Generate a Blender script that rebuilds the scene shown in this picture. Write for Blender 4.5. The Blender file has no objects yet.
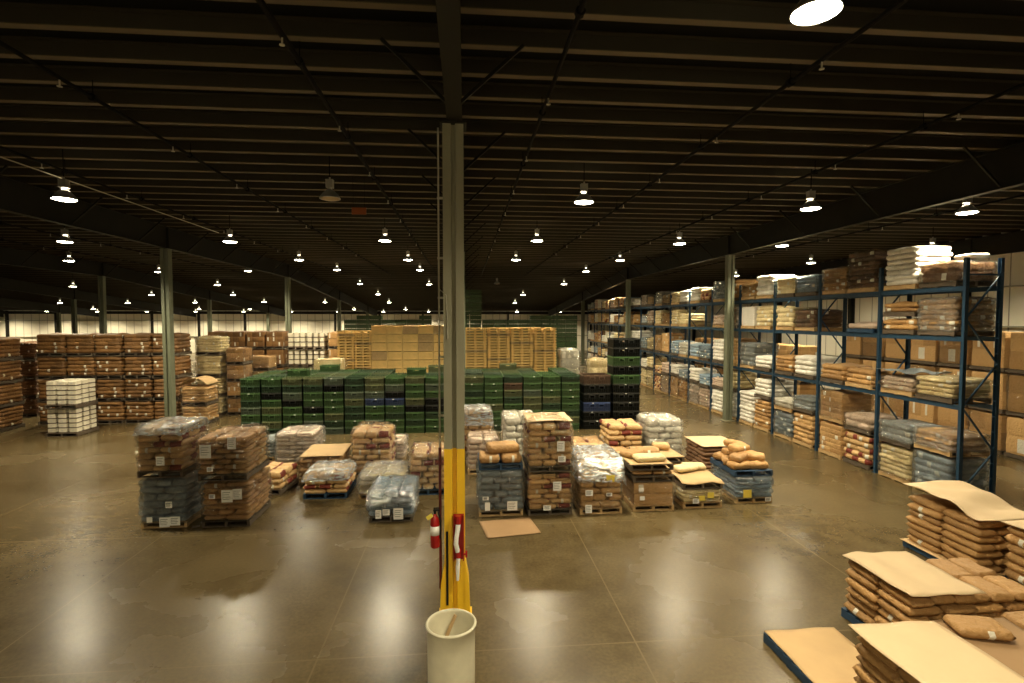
import bpy, bmesh, math, random
from mathutils import Vector, Matrix, noise
S = bpy.context.scene
COL = S.collection
rnd = random.Random(11)
PI = math.pi

# ---------------------------------------------------------------- camera
F = 525.0; CAMZ = 4.7; YAW = math.radians(5.1); PITCH = math.radians(2.5)
cd = bpy.data.cameras.new('camera'); cam = bpy.data.objects.new('camera', cd); COL.objects.link(cam)
cd.sensor_width = 36; cd.lens = F / 1024 * 36; cd.clip_end = 400
cam.location = (0, 0, CAMZ); cam.rotation_euler = (PI/2 - PITCH, 0, -YAW)
S.camera = cam
CM = cam.rotation_euler.to_matrix()

def ray(px, py):
    return CM @ Vector(((px-512)/F, -(py-341.5)/F, -1))
def spot(px, py, h=0.0):            # surveyed photo point at a known height -> place in the hall
    r = ray(px, py); t = (h-CAMZ)/r.z
    return r.x*t, r.y*t
def at_depth(px, py, D):
    r = ray(px, py); t = D/r.y
    return r.x*t, D, CAMZ+r.z*t

# ---------------------------------------------------------------- materials
def newmat(name):
    m = bpy.data.materials.new(name); m.use_nodes = True
    nt = m.node_tree; b = nt.nodes['Principled BSDF']
    return m, nt, b
def plain(name, c, rough=.6, metal=0.0, var=.12, scale=6.0, bump=0.0):
    m, nt, b = newmat(name); N = nt.nodes; L = nt.links
    tc = N.new('ShaderNodeTexCoord'); no = N.new('ShaderNodeTexNoise'); no.inputs['Scale'].default_value = scale; no.inputs['Detail'].default_value = 5
    L.new(tc.outputs['Object'], no.inputs['Vector'])
    mx = N.new('ShaderNodeMix'); mx.data_type = 'RGBA'
    mx.inputs[6].default_value = tuple(x*(1-var) for x in c)+(1,); mx.inputs[7].default_value = tuple(min(1, x*(1+var)) for x in c)+(1,)
    L.new(no.outputs['Fac'], mx.inputs[0]); L.new(mx.outputs[2], b.inputs['Base Color'])
    b.inputs['Roughness'].default_value = rough; b.inputs['Metallic'].default_value = metal
    if max(c) < .02: b.inputs['Specular IOR Level'].default_value = .15
    if bump:
        bp = N.new('ShaderNodeBump'); bp.inputs['Strength'].default_value = bump; bp.inputs['Distance'].default_value = .01
        L.new(no.outputs['Fac'], bp.inputs['Height']); L.new(bp.outputs[0], b.inputs['Normal'])
    return m
def cargo(name, dark, light, prt, rough=.62, gloss=0.0):
    m, nt, b = newmat(name); N = nt.nodes; L = nt.links
    at = N.new('ShaderNodeAttribute'); at.attribute_name = 'tone'
    ap = N.new('ShaderNodeAttribute'); ap.attribute_name = 'prt'
    oi = N.new('ShaderNodeObjectInfo')
    tc = N.new('ShaderNodeTexCoord'); no = N.new('ShaderNodeTexNoise'); no.inputs['Scale'].default_value = 9; no.inputs['Detail'].default_value = 6
    L.new(tc.outputs['Object'], no.inputs['Vector'])
    a1 = N.new('ShaderNodeMath'); a1.operation = 'MULTIPLY_ADD'; a1.inputs[1].default_value = .70
    L.new(at.outputs['Fac'], a1.inputs[0])
    a2 = N.new('ShaderNodeMath'); a2.operation = 'MULTIPLY'; a2.inputs[1].default_value = .40; L.new(oi.outputs['Random'], a2.inputs[0]); L.new(a2.outputs[0], a1.inputs[2])
    a3 = N.new('ShaderNodeMath'); a3.operation = 'MULTIPLY_ADD'; a3.inputs[1].default_value = .2; L.new(no.outputs['Fac'], a3.inputs[0]); L.new(a1.outputs[0], a3.inputs[2])
    mx = N.new('ShaderNodeMix'); mx.data_type = 'RGBA'; mx.inputs[6].default_value = dark+(1,); mx.inputs[7].default_value = light+(1,)
    L.new(a3.outputs[0], mx.inputs[0])
    m2 = N.new('ShaderNodeMix'); m2.data_type = 'RGBA'; m2.inputs[7].default_value = prt+(1,)
    L.new(mx.outputs[2], m2.inputs[6])
    g = N.new('ShaderNodeMath'); g.operation = 'COMPARE'; g.inputs[1].default_value = 1; g.inputs[2].default_value = .2; L.new(ap.outputs['Fac'], g.inputs[0]); L.new(g.outputs[0], m2.inputs[0])
    m3 = N.new('ShaderNodeMix'); m3.data_type = 'RGBA'; m3.inputs[7].default_value = (.75, .72, .62, 1)
    g2 = N.new('ShaderNodeMath'); g2.operation = 'COMPARE'; g2.inputs[1].default_value = 2; g2.inputs[2].default_value = .2; L.new(ap.outputs['Fac'], g2.inputs[0]); L.new(g2.outputs[0], m3.inputs[0])
    L.new(m2.outputs[2], m3.inputs[6]); L.new(m3.outputs[2], b.inputs['Base Color'])
    b.inputs['Roughness'].default_value = rough; b.inputs['Coat Weight'].default_value = gloss; b.inputs['Coat Roughness'].default_value = .25
    n2 = N.new('ShaderNodeTexNoise'); n2.inputs['Scale'].default_value = 14; n2.inputs['Detail'].default_value = 4; L.new(tc.outputs['Object'], n2.inputs['Vector'])
    bp = N.new('ShaderNodeBump'); bp.inputs['Strength'].default_value = .9; bp.inputs['Distance'].default_value = .04
    L.new(n2.outputs['Fac'], bp.inputs['Height']); L.new(bp.outputs[0], b.inputs['Normal'])
    return m
def film(name, tint, haze, gl=.35):
    m = bpy.data.materials.new(name); m.use_nodes = True; nt = m.node_tree; N = nt.nodes; L = nt.links
    N.clear(); out = N.new('ShaderNodeOutputMaterial')
    tr = N.new('ShaderNodeBsdfTransparent'); tr.inputs[0].default_value = tint+(1,)
    df = N.new('ShaderNodeBsdfDiffuse'); df.inputs[0].default_value = (.72, .76, .78, 1) if haze > .2 else (.8, .8, .76, 1)
    gs = N.new('ShaderNodeBsdfGlossy'); gs.inputs['Roughness'].default_value = .14; gs.inputs[0].default_value = (1, 1, 1, 1)
    tc = N.new('ShaderNodeTexCoord'); mp = N.new('ShaderNodeMapping'); mp.inputs['Scale'].default_value = (1, 1, 3.2)
    no = N.new('ShaderNodeTexNoise'); no.inputs['Scale'].default_value = 3.5; no.inputs['Detail'].default_value = 5; no.inputs['Distortion'].default_value = 1.2
    L.new(tc.outputs['Object'], mp.inputs[0]); L.new(mp.outputs[0], no.inputs['Vector'])
    bp = N.new('ShaderNodeBump'); bp.inputs['Strength'].default_value = 1; bp.inputs['Distance'].default_value = .22
    L.new(no.outputs['Fac'], bp.inputs['Height']); L.new(bp.outputs[0], gs.inputs['Normal']); L.new(bp.outputs[0], df.inputs['Normal'])
    rp = N.new('ShaderNodeMapRange'); rp.inputs[1].default_value = .45; rp.inputs[2].default_value = .72; rp.inputs[3].default_value = haze*.5; rp.inputs[4].default_value = min(1, haze*2.2)
    L.new(no.outputs['Fac'], rp.inputs[0])
    m1 = N.new('ShaderNodeMixShader'); L.new(rp.outputs[0], m1.inputs[0]); L.new(tr.outputs[0], m1.inputs[1]); L.new(df.outputs[0], m1.inputs[2])
    fr = N.new('ShaderNodeFresnel'); fr.inputs[0].default_value = 1.5; L.new(bp.outputs[0], fr.inputs['Normal'])
    ma = N.new('ShaderNodeMath'); ma.operation = 'MULTIPLY_ADD'; ma.inputs[1].default_value = .55; ma.inputs[2].default_value = gl*.28; ma.use_clamp = True; L.new(fr.outputs[0], ma.inputs[0])
    m2 = N.new('ShaderNodeMixShader'); L.new(ma.outputs[0], m2.inputs[0]); L.new(m1.outputs[0], m2.inputs[1]); L.new(gs.outputs[0], m2.inputs[2])
    L.new(m2.outputs[0], out.inputs[0])
    return m
def emit(name, c, s):
    m, nt, b = newmat(name); b.inputs['Base Color'].default_value = (.9, .9, .9, 1)
    b.inputs['Emission Color'].default_value = c+(1,); b.inputs['Emission Strength'].default_value = s
    m.cycles.emission_sampling = 'NONE'
    return m

M = {}
M['kraft'] = cargo('kraft_paper_sacks', (.18, .088, .028), (.55, .315, .115), (.75, .72, .62))
M['red'] = cargo('red_printed_sacks', (.34, .19, .07), (.76, .50, .23), (.20, .03, .015))
M['white'] = cargo('white_sacks', (.66, .62, .52), (.93, .90, .82), (.45, .3, .16))
M['carton'] = cargo('white_cartons', (.70, .64, .48), (.90, .85, .70), (.10, .06, .03))
M['grey'] = cargo('grey_sacks', (.13, .16, .175), (.32, .37, .40), (.55, .56, .55), .45, .3)
M['blue'] = cargo('blue_sacks', (.15, .24, .34), (.34, .45, .55), (.6, .62, .6), .45, .3)
M['cream'] = cargo('cream_sacks', (.55, .42, .20), (.80, .68, .40), (.3, .12, .05))
M['tan'] = cargo('tan_cartons', (.30, .16, .055), (.66, .41, .17), (.3, .15, .06), .7)
M['dark'] = cargo('dark_brown_sacks', (.10, .05, .025), (.25, .13, .06), (.5, .4, .3))
M['pink'] = cargo('pinkish_sacks', (.42, .30, .22), (.68, .53, .42), (.35, .1, .06))
M['wall_brown'] = cargo('brown_stored_sacks', (.10, .048, .014), (.27, .135, .042), (.06, .03, .015))
M['film'] = film('clear_stretch_film', (.98, .97, .94), .012, .22)
M['film_white'] = film('hazy_stretch_film', (.93, .93, .9), .16, .4)
M['film_heap'] = film('heaped_white_film', (.93, .94, .94), .42, .4)
M['film_blue'] = film('blue_stretch_film', (.82, .88, .93), .09, .45)
M['wood'] = plain('pallet_wood', (.50, .33, .15), .8, 0, .3, 8)
M['wood_pale'] = plain('pale_pallet_wood', (.78, .52, .19), .8, 0, .22, 5)
M['wood_dark'] = plain('dark_pallet_wood', (.10, .075, .05), .85, 0, .3, 8)
M['pal_blue'] = plain('blue_painted_pallet', (.018, .055, .115), .65, 0, .3, 8)
M['card'] = plain('cardboard_sheet', (.52, .35, .17), .75, 0, .12, 3)
M['card_pale'] = plain('pale_cardboard_sheet', (.60, .45, .27), .75, 0, .08, 3)
M['card_dark'] = plain('dark_cardboard_sheet', (.33, .20, .095), .75, 0, .12, 3)
M['paper'] = plain('white_paper_label', (.93, .93, .90), .6, 0, .03)
M['yellowpaper'] = plain('yellow_paper_label', (.85, .68, .10), .6, 0, .05)
M['ink'] = plain('label_ink', (.10, .10, .10), .6)
M['rack'] = plain('blue_rack_paint', (.016, .052, .10), .42, 0, .2, 4)
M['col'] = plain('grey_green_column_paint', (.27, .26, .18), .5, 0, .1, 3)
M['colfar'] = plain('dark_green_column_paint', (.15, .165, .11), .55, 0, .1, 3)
M['colyel'] = plain('yellow_column_paint', (.85, .52, .02), .38, 0, .08, 4)
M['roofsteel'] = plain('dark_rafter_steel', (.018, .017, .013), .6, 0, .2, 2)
M['purlin'] = plain('purlin_steel', (.12, .09, .045), .6, 0, .12, 1.5)
M['purlin_web'] = plain('shaded_purlin_web', (.030, .025, .014), .7, 0, .15, 1.5)  # web colour darkened so it looks unlit beside the flange
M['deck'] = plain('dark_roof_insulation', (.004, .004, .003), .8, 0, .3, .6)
M['pipe'] = plain('dark_sprinkler_pipe', (.006, .005, .004), .8)
M['pipe_pale'] = plain('pale_conduit', (.5, .48, .4), .4)
M['maroon'] = plain('maroon_pipe_paint', (.13, .012, .01), .4)
M['redp'] = plain('red_enamel', (.38, .012, .012), .25)
M['black'] = plain('black_rubber', (.012, .012, .012), .5)
M['alu'] = plain('lamp_aluminium', (.55, .54, .5), .35, .6)
M['drum'] = plain('pale_fibre_drum', (.66, .62, .46), .55, 0, .14, 7, .3)
M['wallm'] = None
M['lens'] = emit('lit_lamp_lens', (1, .90, .66), 45)
M['lens_off'] = plain('unlit_lamp_lens', (.45, .33, .2), .3)
M['arc'] = emit('lit_lamp_neck', (1, .88, .62), 5)
M['orange'] = plain('faded_orange_board', (.35, .09, .02), .6)
CR = {'green': (.030, .070, .020), 'olive': (.070, .082, .035), 'dgreen': (.014, .036, .015), 'black': (.007, .008, .007),
      'blue': (.018, .035, .10), 'greygreen': (.062, .085, .058), 'brown': (.07, .04, .024)}
for k, c in CR.items():
    M['cr_'+k] = plain(k+'_crate_plastic', c, .45, 0, .25, 9)
    M['rim_'+k] = plain(k+'_worn_lit_crate_rim', tuple(x*2.1+.018 for x in c), .4, 0, .4, 14)  # rim colour lightened for wear and for the light catching the lips

def floor_mat():
    m, nt, b = newmat('worn_polished_concrete'); N = nt.nodes; L = nt.links
    tc = N.new('ShaderNodeTexCoord'); sep = N.new('ShaderNodeSeparateXYZ'); L.new(tc.outputs['Object'], sep.inputs[0])
    def nz(sc, det, dist=0, rough=.55):
        n = N.new('ShaderNodeTexNoise'); n.inputs['Scale'].default_value = sc; n.inputs['Detail'].default_value = det; n.inputs['Distortion'].default_value = dist; n.inputs['Roughness'].default_value = rough
        L.new(tc.outputs['Object'], n.inputs['Vector']); return n
    big = nz(.35, 6, 0, .5); mid = nz(2.2, 6, 0, .55); fine = nz(18, 4)
    def mix(fac, a, bb, blend='MIX'):
        x = N.new('ShaderNodeMix'); x.data_type = 'RGBA'; x.blend_type = blend
        for s, v in ((0, fac), (6, a), (7, bb)):
            if isinstance(v, (tuple, float, int)): x.inputs[s].default_value = v
            else: L.new(v, x.inputs[s])
        return x.outputs[2]
    def rng(src, a, b_, c=0., d=1.):
        r = N.new('ShaderNodeMapRange'); r.inputs[1].default_value = a; r.inputs[2].default_value = b_; r.inputs[3].default_value = c; r.inputs[4].default_value = d; L.new(src, r.inputs[0]); return r.outputs[0]
    c1 = mix(rng(big.outputs['Fac'], .25, .75), (.045, .029, .010, 1), (.155, .110, .048, 1))
    c2 = mix(rng(mid.outputs['Fac'], .25, .85, 0, .9), c1, (.165, .125, .06, 1))
    c2 = mix(rng(fine.outputs['Fac'], .3, .65, .45, 0), c2, (.04, .03, .014, 1))
    def line(src, period, off, w):
        a = N.new('ShaderNodeMath'); a.operation = 'ADD'; a.inputs[1].default_value = off; L.new(src, a.inputs[0])
        p = N.new('ShaderNodeMath'); p.operation = 'PINGPONG'; p.inputs[1].default_value = period/2; L.new(a.outputs[0], p.inputs[0])
        q = N.new('ShaderNodeMath'); q.operation = 'LESS_THAN'; q.inputs[1].default_value = w; L.new(p.outputs[0], q.inputs[0]); return q.outputs[0]
    j1 = line(sep.outputs['Y'], 4.5, -7.25+4.5*20, .012); j2 = line(sep.outputs['X'], 4.5, -2.45+4.5*20, .012)
    ad = N.new('ShaderNodeMath'); ad.operation = 'MAXIMUM'; L.new(j1, ad.inputs[0]); L.new(j2, ad.inputs[1])
    c3 = mix(ad.outputs[0], c2, (.16, .12, .06, 1))
    L.new(c3, b.inputs['Base Color'])
    L.new(rng(big.outputs['Fac'], .2, .8, .19, .33), b.inputs['Roughness'])
    bp = N.new('ShaderNodeBump'); bp.inputs['Strength'].default_value = .12; bp.inputs['Distance'].default_value = .01; L.new(fine.outputs['Fac'], bp.inputs['Height'])
    L.new(bp.outputs[0], b.inputs['Normal'])
    b.inputs['Specular IOR Level'].default_value = .45
    return m
M['floor'] = floor_mat()
def wall_mat():
    m, nt, b = newmat('cream_ribbed_wall_panels'); N = nt.nodes; L = nt.links
    tc = N.new('ShaderNodeTexCoord'); sep = N.new('ShaderNodeSeparateXYZ'); L.new(tc.outputs['Object'], sep.inputs[0])
    s = N.new('ShaderNodeMath'); s.operation = 'ADD'; L.new(sep.outputs['X'], s.inputs[0]); L.new(sep.outputs['Y'], s.inputs[1])
    p = N.new('ShaderNodeMath'); p.operation = 'PINGPONG'; p.inputs[1].default_value = .5; L.new(s.outputs[0], p.inputs[0])
    q = N.new('ShaderNodeMath'); q.operation = 'LESS_THAN'; q.inputs[1].default_value = .03; L.new(p.outputs[0], q.inputs[0])
    x = N.new('ShaderNodeMix'); x.data_type = 'RGBA'; x.inputs[6].default_value = (.84, .80, .66, 1); x.inputs[7].default_value = (.34, .30, .22, 1)
    L.new(q.outputs[0], x.inputs[0]); L.new(x.outputs[2], b.inputs['Base Color']); b.inputs['Roughness'].default_value = .55
    return m
M['wallm'] = wall_mat()

# ---------------------------------------------------------------- mesh helpers
class MB:
    def __init__(s): s.v = []; s.f = []; s.sm = False
    def box(s, x0, x1, y0, y1, z0, z1, rot=None, at=(0, 0, 0)):
        b = len(s.v)
        for x, y, z in ((x0,y0,z0),(x1,y0,z0),(x1,y1,z0),(x0,y1,z0),(x0,y0,z1),(x1,y0,z1),(x1,y1,z1),(x0,y1,z1)):
            p = Vector((x, y, z))
            if rot: p = rot @ p
            s.v.append(p+Vector(at))
        s.f += [tuple(b+i for i in q) for q in ((0,3,2,1),(4,5,6,7),(0,1,5,4),(1,2,6,5),(2,3,7,6),(3,0,4,7))]
        return s
    def bar(s, a, b, w, h=None):
        a = Vector(a); b = Vector(b); d = b-a; L = d.length; q = d.to_track_quat('Z', 'Y').to_matrix(); h = h or w
        return s.box(-w/2, w/2, -h/2, h/2, 0, L, q, a)
    def tube(s, a, b, r, n=10, r2=None):
        a = Vector(a); b = Vector(b); d = b-a; q = d.to_track_quat('Z', 'Y').to_matrix(); r2 = r if r2 is None else r2
        base = len(s.v)
        for rr, p in ((r, a), (r2, b)):
            for i in range(n):
                t = 2*PI*i/n; s.v.append(p+q@Vector((rr*math.cos(t), rr*math.sin(t), 0)))
        s.f += [(base+i, base+(i+1) % n, base+n+(i+1) % n, base+n+i) for i in range(n)]
        s.f += [tuple(base+i for i in reversed(range(n))), tuple(base+n+i for i in range(n))]
        return s
    def lathe(s, prof, n=24, at=(0, 0, 0), closed=False):
        base = len(s.v); k = len(prof)
        for r, z in prof:
            for i in range(n):
                t = 2*PI*i/n; s.v.append(Vector((at[0]+r*math.cos(t), at[1]+r*math.sin(t), at[2]+z)))
        for j in range(k-1):
            for i in range(n):
                s.f.append((base+j*n+i, base+j*n+(i+1) % n, base+(j+1)*n+(i+1) % n, base+(j+1)*n+i))
        s.sm = True
        return s
    def mesh(s, name, mat, attrs=None):
        me = bpy.data.meshes.new(name); me.from_pydata([tuple(p) for p in s.v], [], s.f)
        if mat: me.materials.append(mat)
        if s.sm: me.polygons.foreach_set('use_smooth', [True]*len(me.polygons))
        for an, vals in (attrs or {}).items():
            a = me.attributes.new(an, 'FLOAT', 'FACE'); a.data.foreach_set('value', vals)
        me.update(); return me

def obj(name, me, parent=None, loc=(0, 0, 0), rz=0.0, mat=None, rot=None, sc=None):
    o = bpy.data.objects.new(name, me); COL.objects.link(o)
    o.location = loc; o.rotation_euler = rot or (0, 0, rz)
    if sc: o.scale = sc
    if parent: o.parent = parent
    if mat and me.materials:
        o.material_slots[0].link = 'OBJECT'; o.material_slots[0].material = mat
    return o
def tag(o, label, cat, group=None):
    o['label'] = label; o['category'] = cat
    if group: o['group'] = group
    return o
def empty(name, loc, rz, label, cat, group=None):
    o = bpy.data.objects.new(name, None); COL.objects.link(o); o.empty_display_size = .2
    o.location = loc; o.rotation_euler = (0, 0, rz); return tag(o, label, cat, group)
def struct(name, me, **k):
    o = obj(name, me, **k); o['kind'] = 'structure'; return o

cache = {}
def cached(key, fn):
    if key not in cache: cache[key] = fn()
    return cache[key]

# ---- a load of stacked sacks / cartons as one shrink-packed block
def block_mesh(w, d, h, nl, nf=2, ns=2, bulge=.035, heap=.04, seed=1, R=20, expand=0.0, jag=.012, groove=.02, crisp=False, labels=.12, prt=.0, base=0.0):
    r = random.Random(seed); MBo = MB(); MBo.sm = not crisp
    hx, hy = w/2+expand, d/2+expand; rc = .05 if not crisp else .012
    vs = (0, .12, .5, .88, 1) if nl <= 14 else (0, .5, 1)
    per = []
    for side in range(4):
        for i in range(R):
            t = -1+2*i/R
            x, y = ((t*hx, -hy), (hx, t*hy), (-t*hx, hy), (-hx, -t*hy))[side]
            per.append((side, (t+1)/2, x, y))
    n = len(per); lays = []
    for k in range(nl):
        lays.append([ (r.uniform(-.02, .02), r.uniform(-.02, .02)) for _ in range(1)][0])
    rings = []
    tone = []; pr = []
    tones = [[[r.random() for _ in range(8)] for _ in range(4)] for _ in range(nl)]
    flags = [[[r.random() for _ in range(8)] for _ in range(4)] for _ in range(nl)]
    for k in range(nl):
        dx, dy = lays[k]
        if crisp: dx *= .4; dy *= .4
        for vi, v in enumerate(vs):
            if k and vi == 0: continue
            bz = 1-abs(2*v-1)**4
            ring = []
            for side, t, x, y in per:
                cnt = (nf if side % 2 == 0 else ns)
                if k % 2 and nf != ns: cnt = (ns if side % 2 == 0 else nf)
                fr = (t*cnt+(.5 if (k % 2 and nf == ns and not crisp) else 0)) % 1
                bs = 1-abs(2*fr-1)**6
                qx = max(-hx+rc, min(hx-rc, x)); qy = max(-hy+rc, min(hy-rc, y)); vv = Vector((x-qx, y-qy)); l = vv.length or 1; nn = vv/l
                off = bulge*bz*(.35+.65*bs)-groove*(1-bz)-groove*.6*(1-bs)
                nzv = noise.noise(Vector((x*2.3+seed, y*2.3, (k+v)*1.7)))*jag*2
                sx = qx+nn.x*(rc+off+nzv)+dx; sy = qy+nn.y*(rc+off+nzv)+dy
                z = base+(k+v)*h/nl+noise.noise(Vector((x*1.5, y*1.5+seed, k*3.1)))*jag*.8*(1 if k else 0)
                ring.append(len(MBo.v)); MBo.v.append(Vector((sx, sy, z)))
            rings.append((k, v, ring))
    for a in range(len(rings)-1):
        k1, v1, r1 = rings[a]; k2, v2, r2 = rings[a+1]; k = k2
        for i in range(n):
            j = (i+1) % n
            MBo.f.append((r1[i], r1[j], r2[j], r2[i]))
            side, t = per[i][0], per[i][1]+.5/R
            cnt = (nf if side % 2 == 0 else ns)
            if k % 2 and nf != ns: cnt = (ns if side % 2 == 0 else nf)
            q = t*cnt+(.5 if (k % 2 and nf == ns and not crisp) else 0); ci = int(q) % 8; fr = q % 1
            tone.append(tones[k][side][ci])
            vm = (v1 if k1 == k2 else 0)*.5+v2*.5
            f = flags[k][side][ci]; p = 0
            if f < labels and .3 < fr < .55 and .3 < vm < .8: p = 2
            elif f > 1-prt and (fr < .3 or fr > .72): p = 1
            pr.append(p)
    last = rings[-1][2]; top = base+h
    prev = last
    for fct in (.9, .66, .4, .16):
        ring = []
        for i in range(n):
            x, y = MBo.v[last[i]].x*fct, MBo.v[last[i]].y*fct
            lump = noise.noise(Vector((x*3.1+seed*1.3, y*3.1, 2.2)))*heap*1.1
            z = top+heap*(1-fct**3)*.8+lump
            ring.append(len(MBo.v)); MBo.v.append(Vector((x, y, z)))
        for i in range(n):
            j = (i+1) % n; MBo.f.append((prev[i], prev[j], ring[j], ring[i])); tone.append(tones[-1][int(4*i/n)][0]); pr.append(0)
        prev = ring
    MBo.f.append(tuple(prev)); tone.append(.5); pr.append(0)
    MBo.f.append(tuple(reversed(rings[0][2]))); tone.append(.5); pr.append(0)
    return MBo.mesh('load_block', M['kraft'], {'tone': tone, 'prt': pr})

def sack_mesh(l, w, h, seed, prt=False, droop=0.0):
    r = random.Random(seed); m = MB(); m.sm = True; nx, ny = 12, 8
    idx = {}
    def zz(u, v): 
        t = (max(0, 1-abs(u)**9)**.5)*(max(0, 1-abs(v)**7)**.5)
        return h/2*t
    tone = []; pr = []
    for sgn in (1, -1):
        for i in range(nx+1):
            for j in range(ny+1):
                u = -1+2*i/nx; v = -1+2*j/ny
                if sgn < 0 and (i in (0, nx) or j in (0, ny)): idx[(sgn, i, j)] = idx[(1, i, j)]; continue
                u2 = math.copysign(abs(u)**.8, u); v2 = math.copysign(abs(v)**.8, v)
                x = u2*l/2*(1-.05*abs(v2)**6); y = v2*w/2*(1-.07*abs(u2)**6)
                nz = noise.noise(Vector((x*5+seed*3.7, y*7, sgn)))*h*.2+noise.noise(Vector((x*15+seed*3.7, y*19, sgn)))*h*.10-h*.07
                z = h/2+sgn*(zz(u, v)+nz*(1 if sgn > 0 else .2)*(1-max(abs(u), abs(v))**4))-droop*(abs(u)**2)
                idx[(sgn, i, j)] = len(m.v); m.v.append(Vector((x, y, z)))
    for sgn in (1, -1):
        for i in range(nx):
            for j in range(ny):
                q = (idx[(sgn, i, j)], idx[(sgn, i+1, j)], idx[(sgn, i+1, j+1)], idx[(sgn, i, j+1)])
                m.f.append(q if sgn > 0 else q[::-1]); tone.append(.5)
                p = 0
                if prt and (i < 2 or i > nx-3) and 0 < j < ny-1: p = 1
                if seed == 4 and i == 6 and j in (0, ny-1): p = 2
                pr.append(p)
    return m.mesh('sack', M['kraft'], {'tone': tone, 'prt': pr})

def carton_mesh(l, w, h):
    bm = bmesh.new(); bmesh.ops.create_cube(bm, size=1)
    for v in bm.verts: v.co = Vector((v.co.x*l, v.co.y*w, (v.co.z+.5)*h))
    bmesh.ops.bevel(bm, geom=bm.edges[:], offset=.012, segments=2, affect='EDGES')
    m = MB(); m.v = [v.co.copy() for v in bm.verts]; m.f = [tuple(v.index for v in f.verts) for f in bm.faces]; bm.free()
    n = len(m.f)
    m.box(-l*.5+.004, l*.5-.004, -.03, .03, h-.004, h+.001)      # tape along the top seam
    m.box(-l*.18, l*.12, -w/2-.003, -w/2+.004, h*.4, h*.7)      # printed panel on the end
    m.box(-l/2-.002, l/2+.002, -w/2-.002, w/2+.002, .004, h*.2)      # dark printed foot band
    pr = [0]*n+[0]*6+[2]*6+[1]*6
    return m.mesh('carton', M['tan'], {'tone': [.4]*len(m.f), 'prt': pr})

def pallet_mesh(w, d, h=.14, mat=None):
    m = MB(); x, y = w/2, d/2
    for cx in (-x+.03, 0, x-.03): m.box(cx-.03, cx+.03, -y, y, .018, h-.018)
    nb = 7
    for i in range(nb):
        c = -y+.055+(d-.11)*i/(nb-1); m.box(-x, x, c-.05, c+.05, h-.02, h)
    for c in (-y+.05, 0, y-.05): m.box(-x, x, c-.05, c+.05, 0, .02)
    return m.mesh('pallet', mat or M['wood'])
def get_pallet(w, d, mat, h=.14):
    w = round(w, 1); d = round(d, 1)
    return cached(('pal', w, d, h), lambda: pallet_mesh(w, d, h))
PM = {'w': 'wood', 'b': 'pal_blue', 'd': 'wood_dark', 'p': 'wood_pale'}

def paper(parent, x, y, z, w, h, yellow=False):
    me = cached(('paper', round(w, 2), round(h, 2), yellow), lambda: MB().box(-w/2, w/2, -.004, 0, -h/2, h/2).mesh('label', M['yellowpaper' if yellow else 'paper']))
    o = obj('label', me, parent, (x, y, z))
    if not yellow and w > .12:
        def lines():
            m = MB()
            for i in range(4): m.box(-w*.38, w*(.3-.1*(i % 2)), -.0055, -.004, h*(.3-.18*i)-.006, h*(.3-.18*i)+.004)
            m.box(-w*.38, -w*.38+.004, -.0055, -.004, -h*.25, h*.3)
            return m.mesh('print_line', M['ink'])
        obj('print_line', cached(('lines', round(w, 2), round(h, 2)), lines), o)
    return o

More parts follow.
